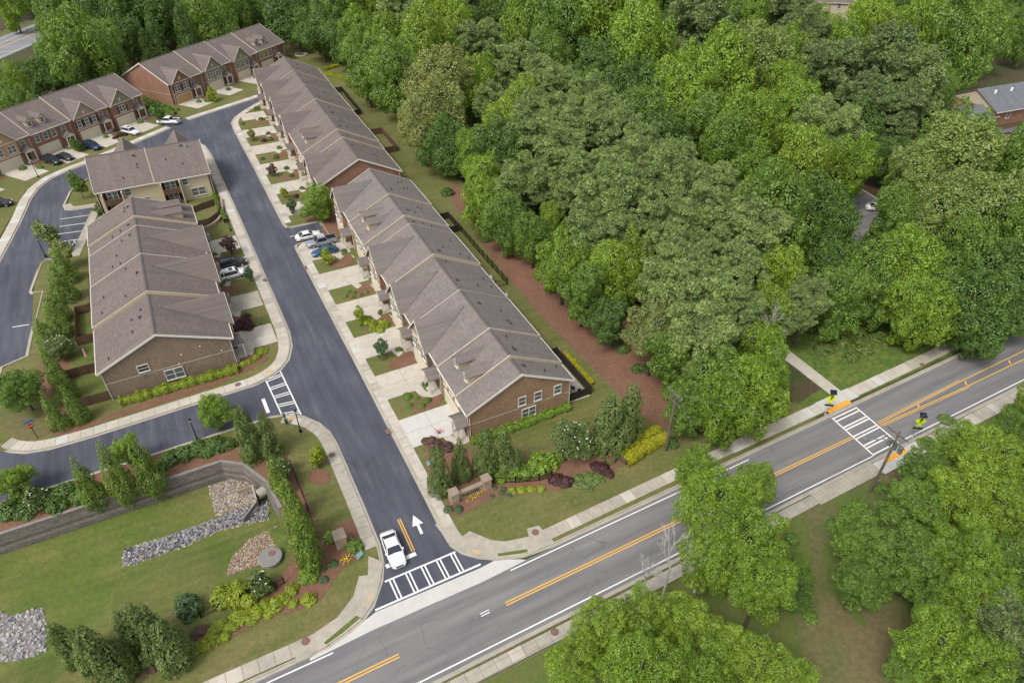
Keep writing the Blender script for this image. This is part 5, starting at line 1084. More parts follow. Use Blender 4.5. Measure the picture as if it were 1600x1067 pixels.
shrubs([(1330,800,16),(1310,820,16),(1345,785,14),(1260,900,16),(1250,940,18),(1265,960,14),(1240,840,14),(1380,760,14),(1450,690,16),(1480,655,14),(1560,670,16),(1590,640,16)],'leaf_mid','low green undergrowth bush at the edge of the trees across the road','undergrowth across the road',asp=.6)
shrubs([(700,300,12),(725,262,12),(1050,690,14),(1078,665,14),(1110,668,14),(975,545,12),(1000,575,12),(900,490,12),(858,450,12),(1140,665,14),(1180,650,14),(1215,630,12),(640,165,10),(610,150,10),(660,215,10)],'leaf_dark','dark undergrowth bush at the foot of the garden wood','undergrowth of the garden wood',asp=.8)
# hedges: volumes of leaves along a path
def hedge(path, w, h, leaf, label, seed, dens=520, size=.17, lump=.16):
    r = np.random.default_rng(seed); path = resample(path,.5); c = path[len(path)//2]
    rel = np.array([(x-c[0],y-c[1]) for x,y in path]); n = int(dens*len(path)*.5*(w+2*h))
    k = r.integers(0,len(rel)-1,n); t = r.random(n)[:,None]; base = rel[k]*(1-t)+rel[k+1]*t; d = rel[k+1]-rel[k]; nv = np.stack([-d[:,1],d[:,0]],1); nv /= np.linalg.norm(nv,axis=1,keepdims=True)
    a = r.uniform(0,math.pi,n); wob = 1+lump*np.sin(base[:,0]*2.1+base[:,1]*1.7)+lump*.6*np.sin(base[:,0]*5.3-base[:,1]*4.1); q = .45
    sx = np.sign(np.cos(a))*np.abs(np.cos(a))**q*w/2*wob; sz = np.abs(np.sin(a))**q*h*wob; sc2 = 1-.18*r.random(n)
    p = np.column_stack([base+nv*(sx*sc2)[:,None],sz*sc2]); nr = np.column_stack([nv*np.cos(a)[:,None],np.sin(a)+.2])+r.normal(size=(n,3))*.45
    o = empty('hedge',(c[0],c[1],0),0,label,'hedge')
    put(leaf_mesh('foliage',p,nr,size,.7,seed),'foliage',leaf,o)
    ribbon(MB(),[tuple(v) for v in rel],-w*.26,w*.26,0,h*.5).build('stems','bark',o)  # solid dark core added to fill the hedge behind its leaf shell
hedge([P(190,632),P(372,580)],1.35,1.05,'leaf_hedge','long yellow green hedge along the tan brick end wall',101)
hedge([(x_,y_-.75) for x_, y_ in (P(732,687),P(800,664),P(884,632))],1.3,.95,'leaf_bright','low green hedge along the orange brick end wall',102)
hedge([P(970,722),P(1000,700),P(1033,684)],2.9,1.5,'leaf_gold','thick golden yellow hedge beside the utility pole',103,1100,.17,.05)
hedge(zz('A2',[(625,440),(680,425),(715,418)]),1.6,.8,'leaf_gold','short golden hedge on the lawn behind the taupe roofed row',104,300,.3); hedge(zz('A2',[(640,468),(700,485),(830,512)]),1.5,.8,'leaf_gold','curved golden hedge where the lawn meets the wood',105,300,.3)
hedge(zz('A2',[(455,240),(520,290),(600,345),(720,380),(735,410)]),1.4,1.0,'leaf_olive','long brownish hedge curving round the back lawn',106,260,.3); hedge(zz('A2',[(310,190),(400,215),(450,230)]),3.0,1.6,'leaf_hedge','yellow green thicket at the end of the back lawn',107,200,.35)
hedge(zz('B5',[(935,115),(1000,190),(1090,290)]),.6,.6,'leaf_gold','thin yellow hedge outside the dark garden fence',108,400,.16)
hedge(zz('A3',[(1290,215),(1330,330),(1400,470)]),.8,.9,'leaf_mid','narrow hedge strip between the side walk and the garden wall',109,300,.2)
hedge([P(232,170),P(275,180)],1.0,1.0,'leaf_mid','green hedge before the far brick end wall',110,300,.25)

# ------------------------------------------------------------------ retaining wall, riprap, basin works
wp = [(-60,28.0),(-36,28.0),(-11.6,27.9),(-9.3,26.2),(-7.3,22.0),(-6.7,17.4)]
ra = empty('retaining_wall',(-24,28,0),0,'long dark grey block retaining wall with stepped courses around the grass basin','wall')
loc_ = lambda p: [(x+24,y-28) for x,y in p]
for k in range(13):
    z0 = ZB+.21*k; setb = .34-.027*k
    ribbon(MB(),loc_(wp),-setb-.02,-setb+.34,z0+.02,z0+.205).build('course','wall_block',ra)
ribbon(MB(),loc_(wp),-.06,.34,ZB+.21*13+.005,ZB+.21*13+.10).build('cap','wall_cap',ra)
def rocks(poly, z, n, s, m, label, seed, zf=None):
    rr = random.Random(seed); b = MB()
    xs_ = [p[0] for p in poly]; ys_ = [p[1] for p in poly]
    def inside(x,y):
        c = False; j = len(poly)-1
        for i in range(len(poly)):
            if (poly[i][1] > y) != (poly[j][1] > y) and x < (poly[j][0]-poly[i][0])*(y-poly[i][1])/(poly[j][1]-poly[i][1])+poly[i][0]: c = not c
            j = i
        return c
    st = s*.60; nx = int((max(xs_)-min(xs_))/st)+1; ny = int((max(ys_)-min(ys_))/st)+1
    for ix in range(nx):
      for iy in range(ny):
        x, y = min(xs_)+(ix+rr.uniform(.1,.9)+(iy%2)*.5)*st, min(ys_)+(iy+rr.uniform(.1,.9))*st
        if not inside(x,y) or rr.random() > n: continue
        a = s*rr.uniform(.6,1.25); M_ = Matrix.Rotation(rr.uniform(0,6.28),3,'Z') @ Matrix.Rotation(rr.uniform(-.4,.4),3,'X')
        zz_ = (zf(x,y) if zf else z)+a*.14; vs = []
        for sz, kk in ((-1,1.0),(1,.62)):
            for t_ in range(5):
                an = t_*1.2566+rr.uniform(-.3,.3); v = M_ @ Vector((math.cos(an)*a*.52*kk*rr.uniform(.8,1.15),math.sin(an)*a*.42*kk*rr.uniform(.8,1.15),sz*a*rr.uniform(.18,.32))); vs.append((x+v.x,y+v.y,zz_+v.z))
        b.add(vs,[(4,3,2,1,0),(5,6,7,8,9)]+[(q,(q+1)%5,5+(q+1)%5,5+q) for q in range(5)])
    o = b.build('riprap',m); return tag(o,label,'stones',kind='stuff')
zb_ = ZB+.02
rocks(zz('A7',[(600,480),(610,410),(760,365),(1000,280),(1170,215),(1330,165),(1330,250),(1100,300),(900,390),(640,485)],ZB),zb_,.96,.40,'rock_grey','grey rock channel running across the grass basin',1)
rocks(zz('A7',[(600,490),(610,405),(760,358),(1000,272),(1330,158),(1330,262),(1100,312),(900,402),(640,495)],ZB),zb_-.10,.5,.34,'rock_tan','tan edging stones along the grey rock channel',2)
rocks(zz('A7',[(1030,95),(1100,70),(1180,50),(1290,60),(1330,140),(1180,210),(1070,245)],ZB),zb_,.92,.36,'rock_tan','tan stone apron below the corner of the retaining wall',3)
rocks(zz('A7',[(-60,730),(0,712),(50,735),(130,715),(210,690),(230,760),(235,900),(100,960),(-60,960)],ZB),zb_-.08,.95,.55,'rock_pale','pale grey boulders at the left of the basin',4)
def zsl(x, y): return max(ZB, -2.6*(y-9.9)/8.2)+.06
rocks(zz('A8',[(30,500),(50,430),(120,340),(210,290),(270,265),(330,380),(345,450),(280,480),(100,540),(30,560)],-1.4),0,.95,.24,'pebble_brown','brown gravel apron round the concrete riser',5,zsl)
ri = zz('A8',[(235,462)],-.2)[0]
t = empty('drain_riser',(ri[0],ri[1],-.85),0,'round concrete drain riser with flat lid standing in brown gravel','drain')
MB().lathe([(1.15,-.3),(1.15,1.1),(1.2,1.1),(1.2,1.25)],20).build('riser','concrete_old',t); MB().lathe([(1.28,1.25),(1.28,1.42),(1.2,1.46),(0,1.48)],20).build('lid','wall_cap',t); MB().lathe([(.38,1.46),(.38,1.52),(0,1.53)],14,(.25,.3)).build('hatch','iron_lid',t)
a = zz('C6',[(380,510)],-1.8)[0]
t = empty('outfall_pipe',(a[0],a[1],-2.0),0,'concrete outfall pipe with timber headwall frame at the basin corner','pipe')
MB().tube((1.0,.4,.45),(-1.2,-.3,.35),.62,.62,16).build('pipe','concrete_old',t)
MB().box(-1.5,-1.3,-1.5,.9,-.6,1.1).build('headwall','concrete_old',t); MB().box(-3.2,-1.4,.85,1.0,.3,1.0).build('wing_board','siding_taupe',t); MB().bar((-1.4,-1.5,.4),(-3.4,-2.9,-.2),.18,.7).build('wing_board','wall_cap',t)
for k_, (f_, q_) in enumerate((('A7',[(600,484),(612,408),(760,362),(1000,276),(1330,162),(1330,254),(1100,304),(900,394),(640,488)]),('A7',[(1030,95),(1100,70),(1180,50),(1290,60),(1330,140),(1180,210),(1070,245)]),('A7',[(-60,730),(0,712),(50,735),(130,715),(210,690),(230,760),(235,900),(100,960),(-60,960)]))):
    struct(MB().prism(smooth_loop(zz(f_,q_,ZB),2),ZB-.1,ZB+.03),'soil_patch','rock_soil')
# ------------------------------------------------------------------ fences
def fence(path, h, m, label, name='garden_fence', post=2.2, boards=True, z=0):
    c = path[0]; o = empty(name,(c[0],c[1],z),0,label,'fence'); rel = [(x-c[0],y-c[1]) for x,y in path]
    for p, q in zip(rel,rel[1:]):
        L = math.hypot(q[0]-p[0],q[1]-p[1]); n = max(1,round(L/post))
        for i in range(n):
            a = (p[0]+(q[0]-p[0])*i/n,p[1]+(q[1]-p[1])*i/n); b = (p[0]+(q[0]-p[0])*(i+1)/n,p[1]+(q[1]-p[1])*(i+1)/n)
            mb = MB(); k = max(1,int(L/n/.16)) if boards else max(1,int(L/n/.2))
            for j in range(k):
                u0, u1 = (j+.04)/k, (j+.96)/k
                if not boards: u0, u1 = (j+.45)/k, (j+.55)/k
                zt = h+(.02*((j*7)%3) if boards else 0)
                mb.bar((a[0]+(b[0]-a[0])*u0,a[1]+(b[1]-a[1])*u0,zt/2),(a[0]+(b[0]-a[0])*u1,a[1]+(b[1]-a[1])*u1,zt/2),.03,zt)
            for zr_ in (.25,h*.85): mb.bar((a[0],a[1],zr_),(b[0],b[1],zr_),.07 if boards else .04,.09 if boards else .04)
            mb.build('panel',m,o)
            MB().box(a[0]-.06,a[0]+.06,a[1]-.06,a[1]+.06,0,h+.12).build('post',m,o)
    q = rel[-1]; MB().box(q[0]-.06,q[0]+.06,q[1]-.06,q[1]+.06,0,h+.12).build('post',m,o)
    return o
near_gd = lambda x, y: local(near_row,x,y)
fence([(32.6,27.3),(36.0,27.2),(35.9,17.6),(32.3,17.6)],1.5,'dark_board','dark board fence enclosing the patio at the orange brick corner')
fence([(34.0,73.9),(38.5,73.9),(38.4,68.1),(34.4,68.1)],1.5,'dark_board','dark board fence of a short garden behind the grey roofed row'); fence([(38.5,67.6),(38.2,57.4),(38.1,47.4),(33.6,47.4)],1.4,'metal_black','long dark metal fence of the gardens behind the grey roofed row',boards=False,name='metal_fence')
fr = lambda x, y: local(far_row,x,y)
fence([(36.6,158.1),(41.4,158.1),(40.6,138.0),(37,137.4)],1.5,'dark_board','long dark fence behind the taupe roofed row'); fence([(36,122.6),(41.3,122.6),(40.9,110.2),(35.4,110.0)],1.6,'brown_board','brown board fence of a square garden behind the taupe roofed row')
lr = lambda x, y: local(left_row,x,y)
fence([lr(.2,16.8),lr(.2,22.0),lr(7.6,22.0),lr(7.6,16.8)],1.6,'brown_board','brown board fence round the garden next to the tan brick end wall'); fence([lr(15.4,16.8),lr(15.4,20.6),lr(24.4,20.6),lr(24.4,16.8)],1.6,'brown_board','brown board fence round the middle garden of the left row'); fence([lr(24.6,18.4),lr(34,18.4),lr(34,16.8)],1.5,'dark_board','dark fence along a narrow garden of the left row')
for a_, b_ in (((.4,7.4),'grass plot inside the brown fence'),((15.6,24.2),'grass plot inside the middle fence')):
    x0, x1 = a_
    struct(MB().prism([lr(x0,16.9),lr(x1,16.9),lr(x1,21.8 if x0 < 5 else 20.4),lr(x0,21.8 if x0 < 5 else 20.4)],0,.095),'lawn','yard_grass')
struct(MB().prism([lr(8,16.9),lr(15.2,16.9),lr(15.2,22),lr(8,22)],0,.09),'lawn','yard_grass')
cw = zz('A3',[(1195,410),(1330,360),(1365,400),(1355,440),(1300,480),(1215,500)])
fence(cw,1.4,'brown_board','curved brown board fence round the garden of the beige rear block')
wl_ = empty('garden_wall',(*cw[3],0),0,'low curved stone garden wall below the brown board fence','wall')
ribbon(MB(),smooth_path([(x-cw[3][0],y-cw[3][1]) for x,y in zz('A3',[(1370,330),(1380,400),(1365,450),(1320,490),(1250,520)])],1),-.2,.2,0,.7).build('wall','ledge_stone',wl_)
struct(MB().prism(zz('A3',[(1170,385),(1310,345),(1320,365),(1180,405)]),0,.10),'lawn','yard_grass')
fence(zz('A8',[(335,0),(395,150),(440,280),(462,360)]),1.2,'metal_black','thin black metal fence along the cypress row',boards=False,name='metal_fence'); fence(zz('A8',[(-110,745),(0,690),(120,635),(260,600),(300,575)]),1.2,'metal_black','thin black metal fence along the front of the basin',boards=False,name='metal_fence'); fence(zz('C7',[(870,500),(1100,500),(1350,480),(1480,440)]),1.1,'metal_black','low black metal fence in front of the lush shrubs',boards=False,name='metal_fence')
fence([P(255,735),P(300,708),P(345,690)],1.1,'metal_black','thin black metal fence above the basin wall by the lamp post',boards=False,name='metal_fence')
# ------------------------------------------------------------------ stone entrance sign, pillar
def stone_block(mb, x0, x1, y0, y1, z0, z1, rr, face=True):
    """rubble facing: rows of uneven stones proud of the core"""
    z = z0
    while z < z1-.05:
        hh = min(rr.uniform(.14,.26),z1-z)
        for (ax,a0,a1,other) in (('x',x0,x1,y0),('x',x0,x1,y1),('y',y0,y1,x0),('y',y0,y1,x1)):
            t = a0
            while t < a1-.02:
                w = min(rr.uniform(.22,.5),a1-t); d = rr.uniform(.01,.05); out = -1 if other in (x0,y0) and other == (y0 if ax=='x' else x0) else 1
                if ax == 'x': mb.box(t+.012,t+w-.012,min(other,other+out*d),max(other,other+out*d)+.001,z+.012,z+hh-.012)
                else: mb.box(min(other,other+out*d),max(other,other+out*d)+.001,t+.012,t+w-.012,z+.012,z+hh-.012)
                t += w
        z += hh
def pillar(parent, x, y, w, h, seed, cap=True):
    rr = random.Random(seed); mb = MB().box(x-w/2,x+w/2,y-w/2,y+w/2,-.1,h); stone_block(mb,x-w/2,x+w/2,y-w/2,y+w/2,0,h,rr)
    o = mb.build('pillar','ledge_stone',parent)
    if cap: MB().hexa([(x-w/2-.12,y-w/2-.12,h),(x+w/2+.12,y-w/2-.12,h),(x+w/2+.12,y+w/2+.12,h),(x-w/2-.12,y+w/2+.12,h)],[(x-w/2-.06,y-w/2-.06,h+.16),(x+w/2+.06,y-w/2-.06,h+.16),(x+w/2+.06,y+w/2+.06,h+.16),(x-w/2-.06,y+w/2+.06,h+.16)]).build('cap','cap_stone',o)
A = Vector((*zz('C7',[(465,690)])[0],0)); B = Vector((*zz('C7',[(800,545)])[0],0)); d = (B-A); Ls = d.length; ang = math.atan2(d.y,d.x)
sg = empty('entrance_sign',(A.x,A.y,0),ang,'stone entrance sign wall between two capped stone pillars at the street corner','sign')
pillar(sg,0,0,.95,1.75,5); pillar(sg,Ls,0,.95,1.75,6)
mb = MB().box(.48,Ls-.48,-.2,.2,-.1,1.15); stone_block(mb,.48,Ls-.48,-.2,.2,0,1.15,random.Random(9)); mb.build('wall','ledge_stone',sg)
MB().box(.5,Ls-.5,-.28,.28,1.15,1.25).build('coping','cap_stone',sg)
mb = MB(); rr = random.Random(3); x = 1.05
while x < Ls-1.1:
    w = rr.uniform(.10,.2); zb0, zt0 = .55, rr.choice((.82,.9,.95))
    mb.box(x,x+.05,-.29,-.265,zb0,zt0); mb.box(x+.05,x+w,-.29,-.265,zb0+rr.choice((0,.13,.26)),zb0+rr.choice((.32,.37))) if rr.random() < .4 else mb.box(x+w-.05,x+w,-.29,-.265,zb0,zt0-.1)
    x += w+.09
mb.build('lettering','metal_black',sg)
pp = zz('A8',[(582,385)])[0]; ps = empty('stone_pillar',(pp[0],pp[1],0),0,'single tall rubble stone pillar in the corner bed opposite the sign','pillar'); pillar(ps,0,0,1.15,1.9,8)
mb = MB(); rr = random.Random(12)
for f, n_ in (('C7',zz('C7',[(690,650)])[0]),('A8',zz('A8',[(612,458)])[0])):
    o = empty('flower_patch',(n_[0],n_[1],0),.3,'patch of yellow flowers '+('before the stone entrance sign' if f == 'C7' else 'beside the single stone pillar'),'flowers')
    mb = MB(); mg = MB()
    for k in range(42):
        x, y = rr.gauss(0,.75 if f == 'C7' else .4), rr.gauss(0,.25); z = rr.uniform(.22,.34); mb.lathe([(0,z),(.055,z+.02),(.045,z+.04),(0,z+.035)],5,(x,y)); mg.bar((x,y,.05),(x+.02,y,z),.03)
    mb.build('blossoms','petal_yellow',o); mg.build('stems','leaf_mid',o)
o = empty('flower_pot',(*P(686,677),0),0,'small pink flowering plant beside the near porch','plant'); mb = MB(); rr = random.Random(2)
for k in range(24): x, y, z = rr.gauss(0,.22), rr.gauss(0,.22), rr.uniform(.25,.6); mb.lathe([(0,z),(.08,z+.03),(0,z+.07)],5,(x,y))
mb.build('blossoms','petal_pink',o); MB().lathe([(.18,0),(.24,.25),(0,.26)],10).build('pot','brown_board',o)

# ------------------------------------------------------------------ lamps, signs, poles, wires
def lamp(base, h, label):
    o = empty('street_lamp',(*P(*base),0),0,label,'street lamp')
    MB().lathe([(.20,0),(.20,.35),(.11,.5),(.075,.7),(.06,h-.6),(.09,h-.55),(.09,h-.5)],12).build('post','metal_black',o,smooth=False)
    hd = MB().lathe([(.13,h-.5),(.22,h-.1),(.24,h-.08),(.10,h+.08),(.02,h+.16)],8).build('lantern','metal_black',o); MB().lathe([(.145,h-.46),(.215,h-.14)],8).build('lamp_glass','lamp_glass',hd)
for b, h, l in (((470,675),4.0,'black lantern post on the grass beside the crosswalk corner'),((309.5,689),3.9,'black lantern post on the kerb beside the young maple'),((60.5,278),4.3,'black lantern post on the far lawn beside the black cars'),((361,361),4.0,'black lantern post beside the curved garden fence'),((72,402),4.0,'black lantern post half hidden by the conifer screen')): lamp(b,h,l)
def slab_sign(mb, pts, y0, y1):   # polygon in xz extruded in y
    n = len(pts); mb.add([(x,y0,z) for x,z in pts]+[(x,y1,z) for x,z in pts],[tuple(range(n)),tuple(range(2*n-1,n-1,-1))]+[(i,n+i,n+(i+1)%n,(i+1)%n) for i in range(n)]); return mb
st = empty('stop_sign',(*P(59.5,685),0),math.radians(20),'red octagonal stop sign with blue street name blade on a black post','sign')
MB().tube((0,0,0),(0,0,3.1),.05,n=8).build('post','metal_black',st)
slab_sign(MB(),[(.38*math.cos(math.radians(22.5+45*k)),2.3+.38*math.sin(math.radians(22.5+45*k))) for k in range(8)],-.08,-.05).build('sign_plate','sign_red',st)
MB().box(-.62,.62,-.02,.02,2.85,3.1).build('name_blade','sign_blue',st); MB().box(-.02,.02,-.6,.6,3.12,3.34).build('name_blade','sign_blue',st)
def text(parent, s, size, loc, rot, m):
    c = bpy.data.curves.new('lettering','FONT'); c.body = s; c.size = size; c.align_x = 'CENTER'; c.align_y = 'CENTER'; c.extrude = .003
    t = bpy.data.objects.new('lettering',c); col.objects.link(t); dg = bpy.context.evaluated_depsgraph_get(); me = bpy.data.meshes.new_from_object(t.evaluated_get(dg)); bpy.data.objects.remove(t)
    me.materials.clear(); o = put(me,'lettering',m,parent,loc); o.rotation_euler = rot; return o
text(st,'STOP',.27,(0,-.085,2.3),(math.pi/2,0,0),'sign_white')
def cross_sign(base, rz, label):
    o = empty('crossing_sign',(*P(*base),0),rz,label,'sign')
    MB().tube((0,0,0),(0,0,4.0),.045,n=8).build('post','aluminium',o); MB().box(-.12,.12,-.12,.12,0,.25).build('foot','concrete',o)
    slab_sign(MB(),[(0,2.42),(.66,3.08),(0,3.74),(-.66,3.08)],-.10,-.06).build('sign_plate','sign_yellow_green',o)
    slab_sign(MB(),[(-.3,2.1),(.3,2.1),(.3,2.42),(-.3,2.42)],-.10,-.06).build('arrow_plate','sign_yellow_green',o)
    # walking figure and arrow
    f = MB(); f.tube((.02,-.105,3.32),(.02,-.125,3.32),.055,.055,10)
    for a_, b_, w in (((.0,3.25),(-.02,3.02),.09),((-.02,3.02),(.12,2.8),.06),((-.02,3.02),(-.14,2.8),.06),((.0,3.2),(.14,3.08),.05),((.0,3.2),(-.13,3.08),.05)): f.bar((a_[0],-.115,a_[1]),(b_[0],-.115,b_[1]),w,.02,up=(0,1,0))
    f.bar((-.2,-.115,2.35),(.12,-.115,2.2),.05,.02,up=(0,1,0)); f.bar((.14,-.115,2.18),(.02,-.115,2.17),.05,.02,up=(0,1,0)); f.build('symbol','metal_black',o)
    MB().box(-.55,.55,-.16,-.05,1.75,1.98).build('flasher_bar','metal_black',o)
    MB().hexa([(-.42,-.3,3.85),(.42,-.3,3.85),(.42,.3,4.2),(-.42,.3,4.2)],[(-.42,-.32,3.9),(.42,-.32,3.9),(.42,.28,4.25),(-.42,.28,4.25)]).build('solar_panel','solar',o); MB().box(-.18,.18,-.1,.25,3.2,3.6).build('control_box','metal_black',o)
cross_sign((1289,648),math.radians(-35),'yellow green pedestrian diamond with solar panel at the path crossing, wood side'); cross_sign((1425,684),math.radians(-35),'yellow green pedestrian diamond with solar panel beside the utility pole')
def util_pole(base, h, arm, label, extras=True):
    o = empty('utility_pole',(*P(*base),0),0,label,'utility pole')
    MB().tube((0,0,-.2),(.0,0,h),.17,.12,12).build('pole','pole_wood',o)
    if arm:
        for z in (h-.35,h-1.5): MB().bar((-.2,-1.3,z),(-.2,1.3,z),.11,.13).build('crossarm','pole_wood',o)
        for yy in (-1.2,-.5,.5,1.2): MB().lathe([(.05,h-.28),(.08,h-.2),(.05,h-.12),(.07,h-.05),(.0,h)],8,(-.2,yy)).build('insulator','metal_grey',o)
        if extras:
            for yy in (-.7,.0,.7): MB().lathe([(.0,h-3.0),(.26,h-2.95),(.26,h-2.05),(.2,h-1.95),(.0,h-1.9)],12,(.42,yy)).build('transformer','metal_grey',o)
            MB().bar((0,0,h-1.2),(-3.4,1.4,h-.9),.07).build('lamp_arm','aluminium',o); MB().box(-3.7,-3.2,1.2,1.6,h-1.0,h-.82).build('lamp_head','metal_grey',o); MB().box(.12,.4,-.2,.2,1.4,2.0).build('meter_box','metal_grey',o)
    return o
pa_ = P(1360,768); h1_ = height_at(*pa_,674); p1 = util_pole((1360,768),h1_,True,'weathered utility pole with crossarms, grey transformers and lamp arm beside the crossing')
pb_ = P(1039,705); h2_ = height_at(*pb_,612); p2 = util_pole((1039,705),h2_,True,'slim utility pole standing behind the golden hedge',False)
def wire(a, b, sag, label, r=.013):
    n = 14; c = Vector(a); pts = [Vector(a).lerp(Vector(b),i/n)-Vector((0,0,sag*4*(i/n)*(1-i/n)))-c for i in range(n+1)]; mb = MB()
    for p, q in zip(pts,pts[1:]): mb.tube(p,q,r,r,5,caps=False)
    o = mb.build('overhead_wire','metal_grey',None,a); return tag(o,label,'wire','overhead wires from the utility pole')
WL = 'thin overhead wire running from the weathered utility pole along the through road'
for yy, z in ((-1.2,h1_),(-.5,h1_),(.5,h1_),(1.2,h1_),(0,h1_-2.6),(.1,h1_-3.6)):
    wire((pa_[0]-.2,pa_[1]+yy,z),(pa_[0]-62,pa_[1]+yy-2.6,z+.2),.9,WL); wire((pa_[0]-.2,pa_[1]+yy,z),(pa_[0]+75,pa_[1]+yy+1.2,z+.3),.9,WL)
wire((pa_[0],pa_[1],h1_-1.0),(pb_[0],pb_[1],h2_-.1),.8,'thin overhead wire spanning the road between the two utility poles'); wire((pb_[0],pb_[1],h2_-.3),(pb_[0]+3.6,pb_[1]-4.6,.1),.05,'taut guy wire from the slim pole down to the verge'); wire((pa_[0],pa_[1],h1_-1.6),(pa_[0]+22,pa_[1]-34,6),.8,'thin service wire from the weathered pole over the dry grass')
a = P(447,662); t = empty('waste_station',(a[0],a[1],0),.4,'dark green pet waste station on a post by the crosswalk corner','bin')
MB().tube((0,0,0),(0,0,2.0),.05).build('post','plastic_green',t); MB().lathe([(.2,.3),(.22,.95),(0,1.0)],12,(0,-.2)).build('bin','plastic_green',t); MB().box(-.15,.15,-.14,-.05,1.25,1.65).build('dispenser','plastic_green',t); MB().box(-.17,.17,-.09,-.05,1.7,2.05).build('notice','sign_aqua',t)
for (x, y, lab, tilt) in ((672,728,'small pale blue yard sign on the grass beside the cypresses',.2),(563,872,'small aqua yard sign on the grass by the single pillar',.5)):
    a = P(x,y); t = empty('yard_sign',(a[0],a[1],0),tilt,lab,'sign')
    for s in (-.3,.3): MB().tube((s,0,0),(s,0,.75),.015,n=5).build('stake','metal_grey',t)
    MB().hexa([(-.42,-.12,.4),(.42,-.12,.4),(.42,-.08,.38),(-.42,-.08,.38)],[(-.42,.10,.9),(.42,.10,.9),(.42,.14,.88),(-.42,.14,.88)]).build('panel','sign_aqua',t)
# small garden things
def ac(x, y, row_, label):
    a = local(row_,x,y); t = empty('air_conditioner',(a[0],a[1],.08),0,label,'air conditioner')
    MB().box(-.45,.45,-.45,.45,0,.85).build('housing','appliance',t); MB().lathe([(.36,.852),(.36,.88),(.0,.89)],14).build('fan_grille','vent_dark',t); MB().box(-.6,.6,-.6,.6,-.08,-.002).build('base_pad','concrete',t)
ac(8.6,17.6,left_row,'pale air conditioner unit behind the tan brick row'); ac(74.9,16.9,far_row,'pale air conditioner unit on a pad at the red brick corner'); ac(62.0,15.6,near_row,'air conditioner unit inside the dark patio fence')
a = P(139,565); t = empty('garden_parasol',(a[0],a[1],0),0,'folded pale pink garden parasol standing in the fenced plot','parasol'); MB().tube((0,0,0),(0,0,2.5),.03).build('pole','metal_grey',t); MB().lathe([(.05,.9),(.22,1.0),(.10,2.3),(.02,2.55)],10).build('canopy','cloth_pink',t)
a = P(126,527); t = empty('lounger',(a[0],a[1],.09),.9,'dark folding lounger lying on the garden grass','lounger'); MB().box(-.35,.35,-.9,.5,.25,.33).build('seat','shutter_black',t); MB().hexa([(-.35,.5,.25),(.35,.5,.25),(.35,1.0,.7),(-.35,1.0,.7)],[(-.35,.5,.33),(.35,.5,.33),(.35,.95,.76),(-.35,.95,.76)]).build('backrest','shutter_black',t)
for sx in (-.3,.3):
    for sy in (-.8,.4): MB().box(sx-.025,sx+.025,sy-.025,sy+.025,-.02,.25).build('leg','sign_white',t)
pt = [near_gd(63.3,14.8),near_gd(63.3,18.2),near_gd(55.8,18.2),near_gd(55.8,14.8)]; struct(MB().prism(pt,0,.10),'patio','concrete')
for k, (x, y) in enumerate(((62.6,17.0),(61.2,16.6))):
    a = near_gd(x,y); t = empty('patio_chair',(a[0],a[1],.10),.8*k,'black patio armchair inside the dark fence by the orange brick corner','chair','patio chairs')
    MB().box(-.3,.3,-.3,.3,.38,.46).build('seat','shutter_black',t); MB().box(-.3,.3,.25,.32,.46,.95).build('backrest','shutter_black',t)
    for sx in (-.27,.27):
        for sy in (-.27,.27): MB().box(sx-.025,sx+.025,sy-.025,sy+.025,0,.38).build('leg','shutter_black',t)
a = zz('A2',[(482,345)])[0]; t = empty('fire_ring',(a[0],a[1],0),0,'low stone ring on the green lawn at the back','fire ring')
for k in range(14):
    th = k*2*math.pi/14; MB().box(-.42,.42,-.25,.25,0,.3).build('block','concrete',t,(1.8*math.cos(th),1.8*math.sin(th),.04),th+math.pi/2)

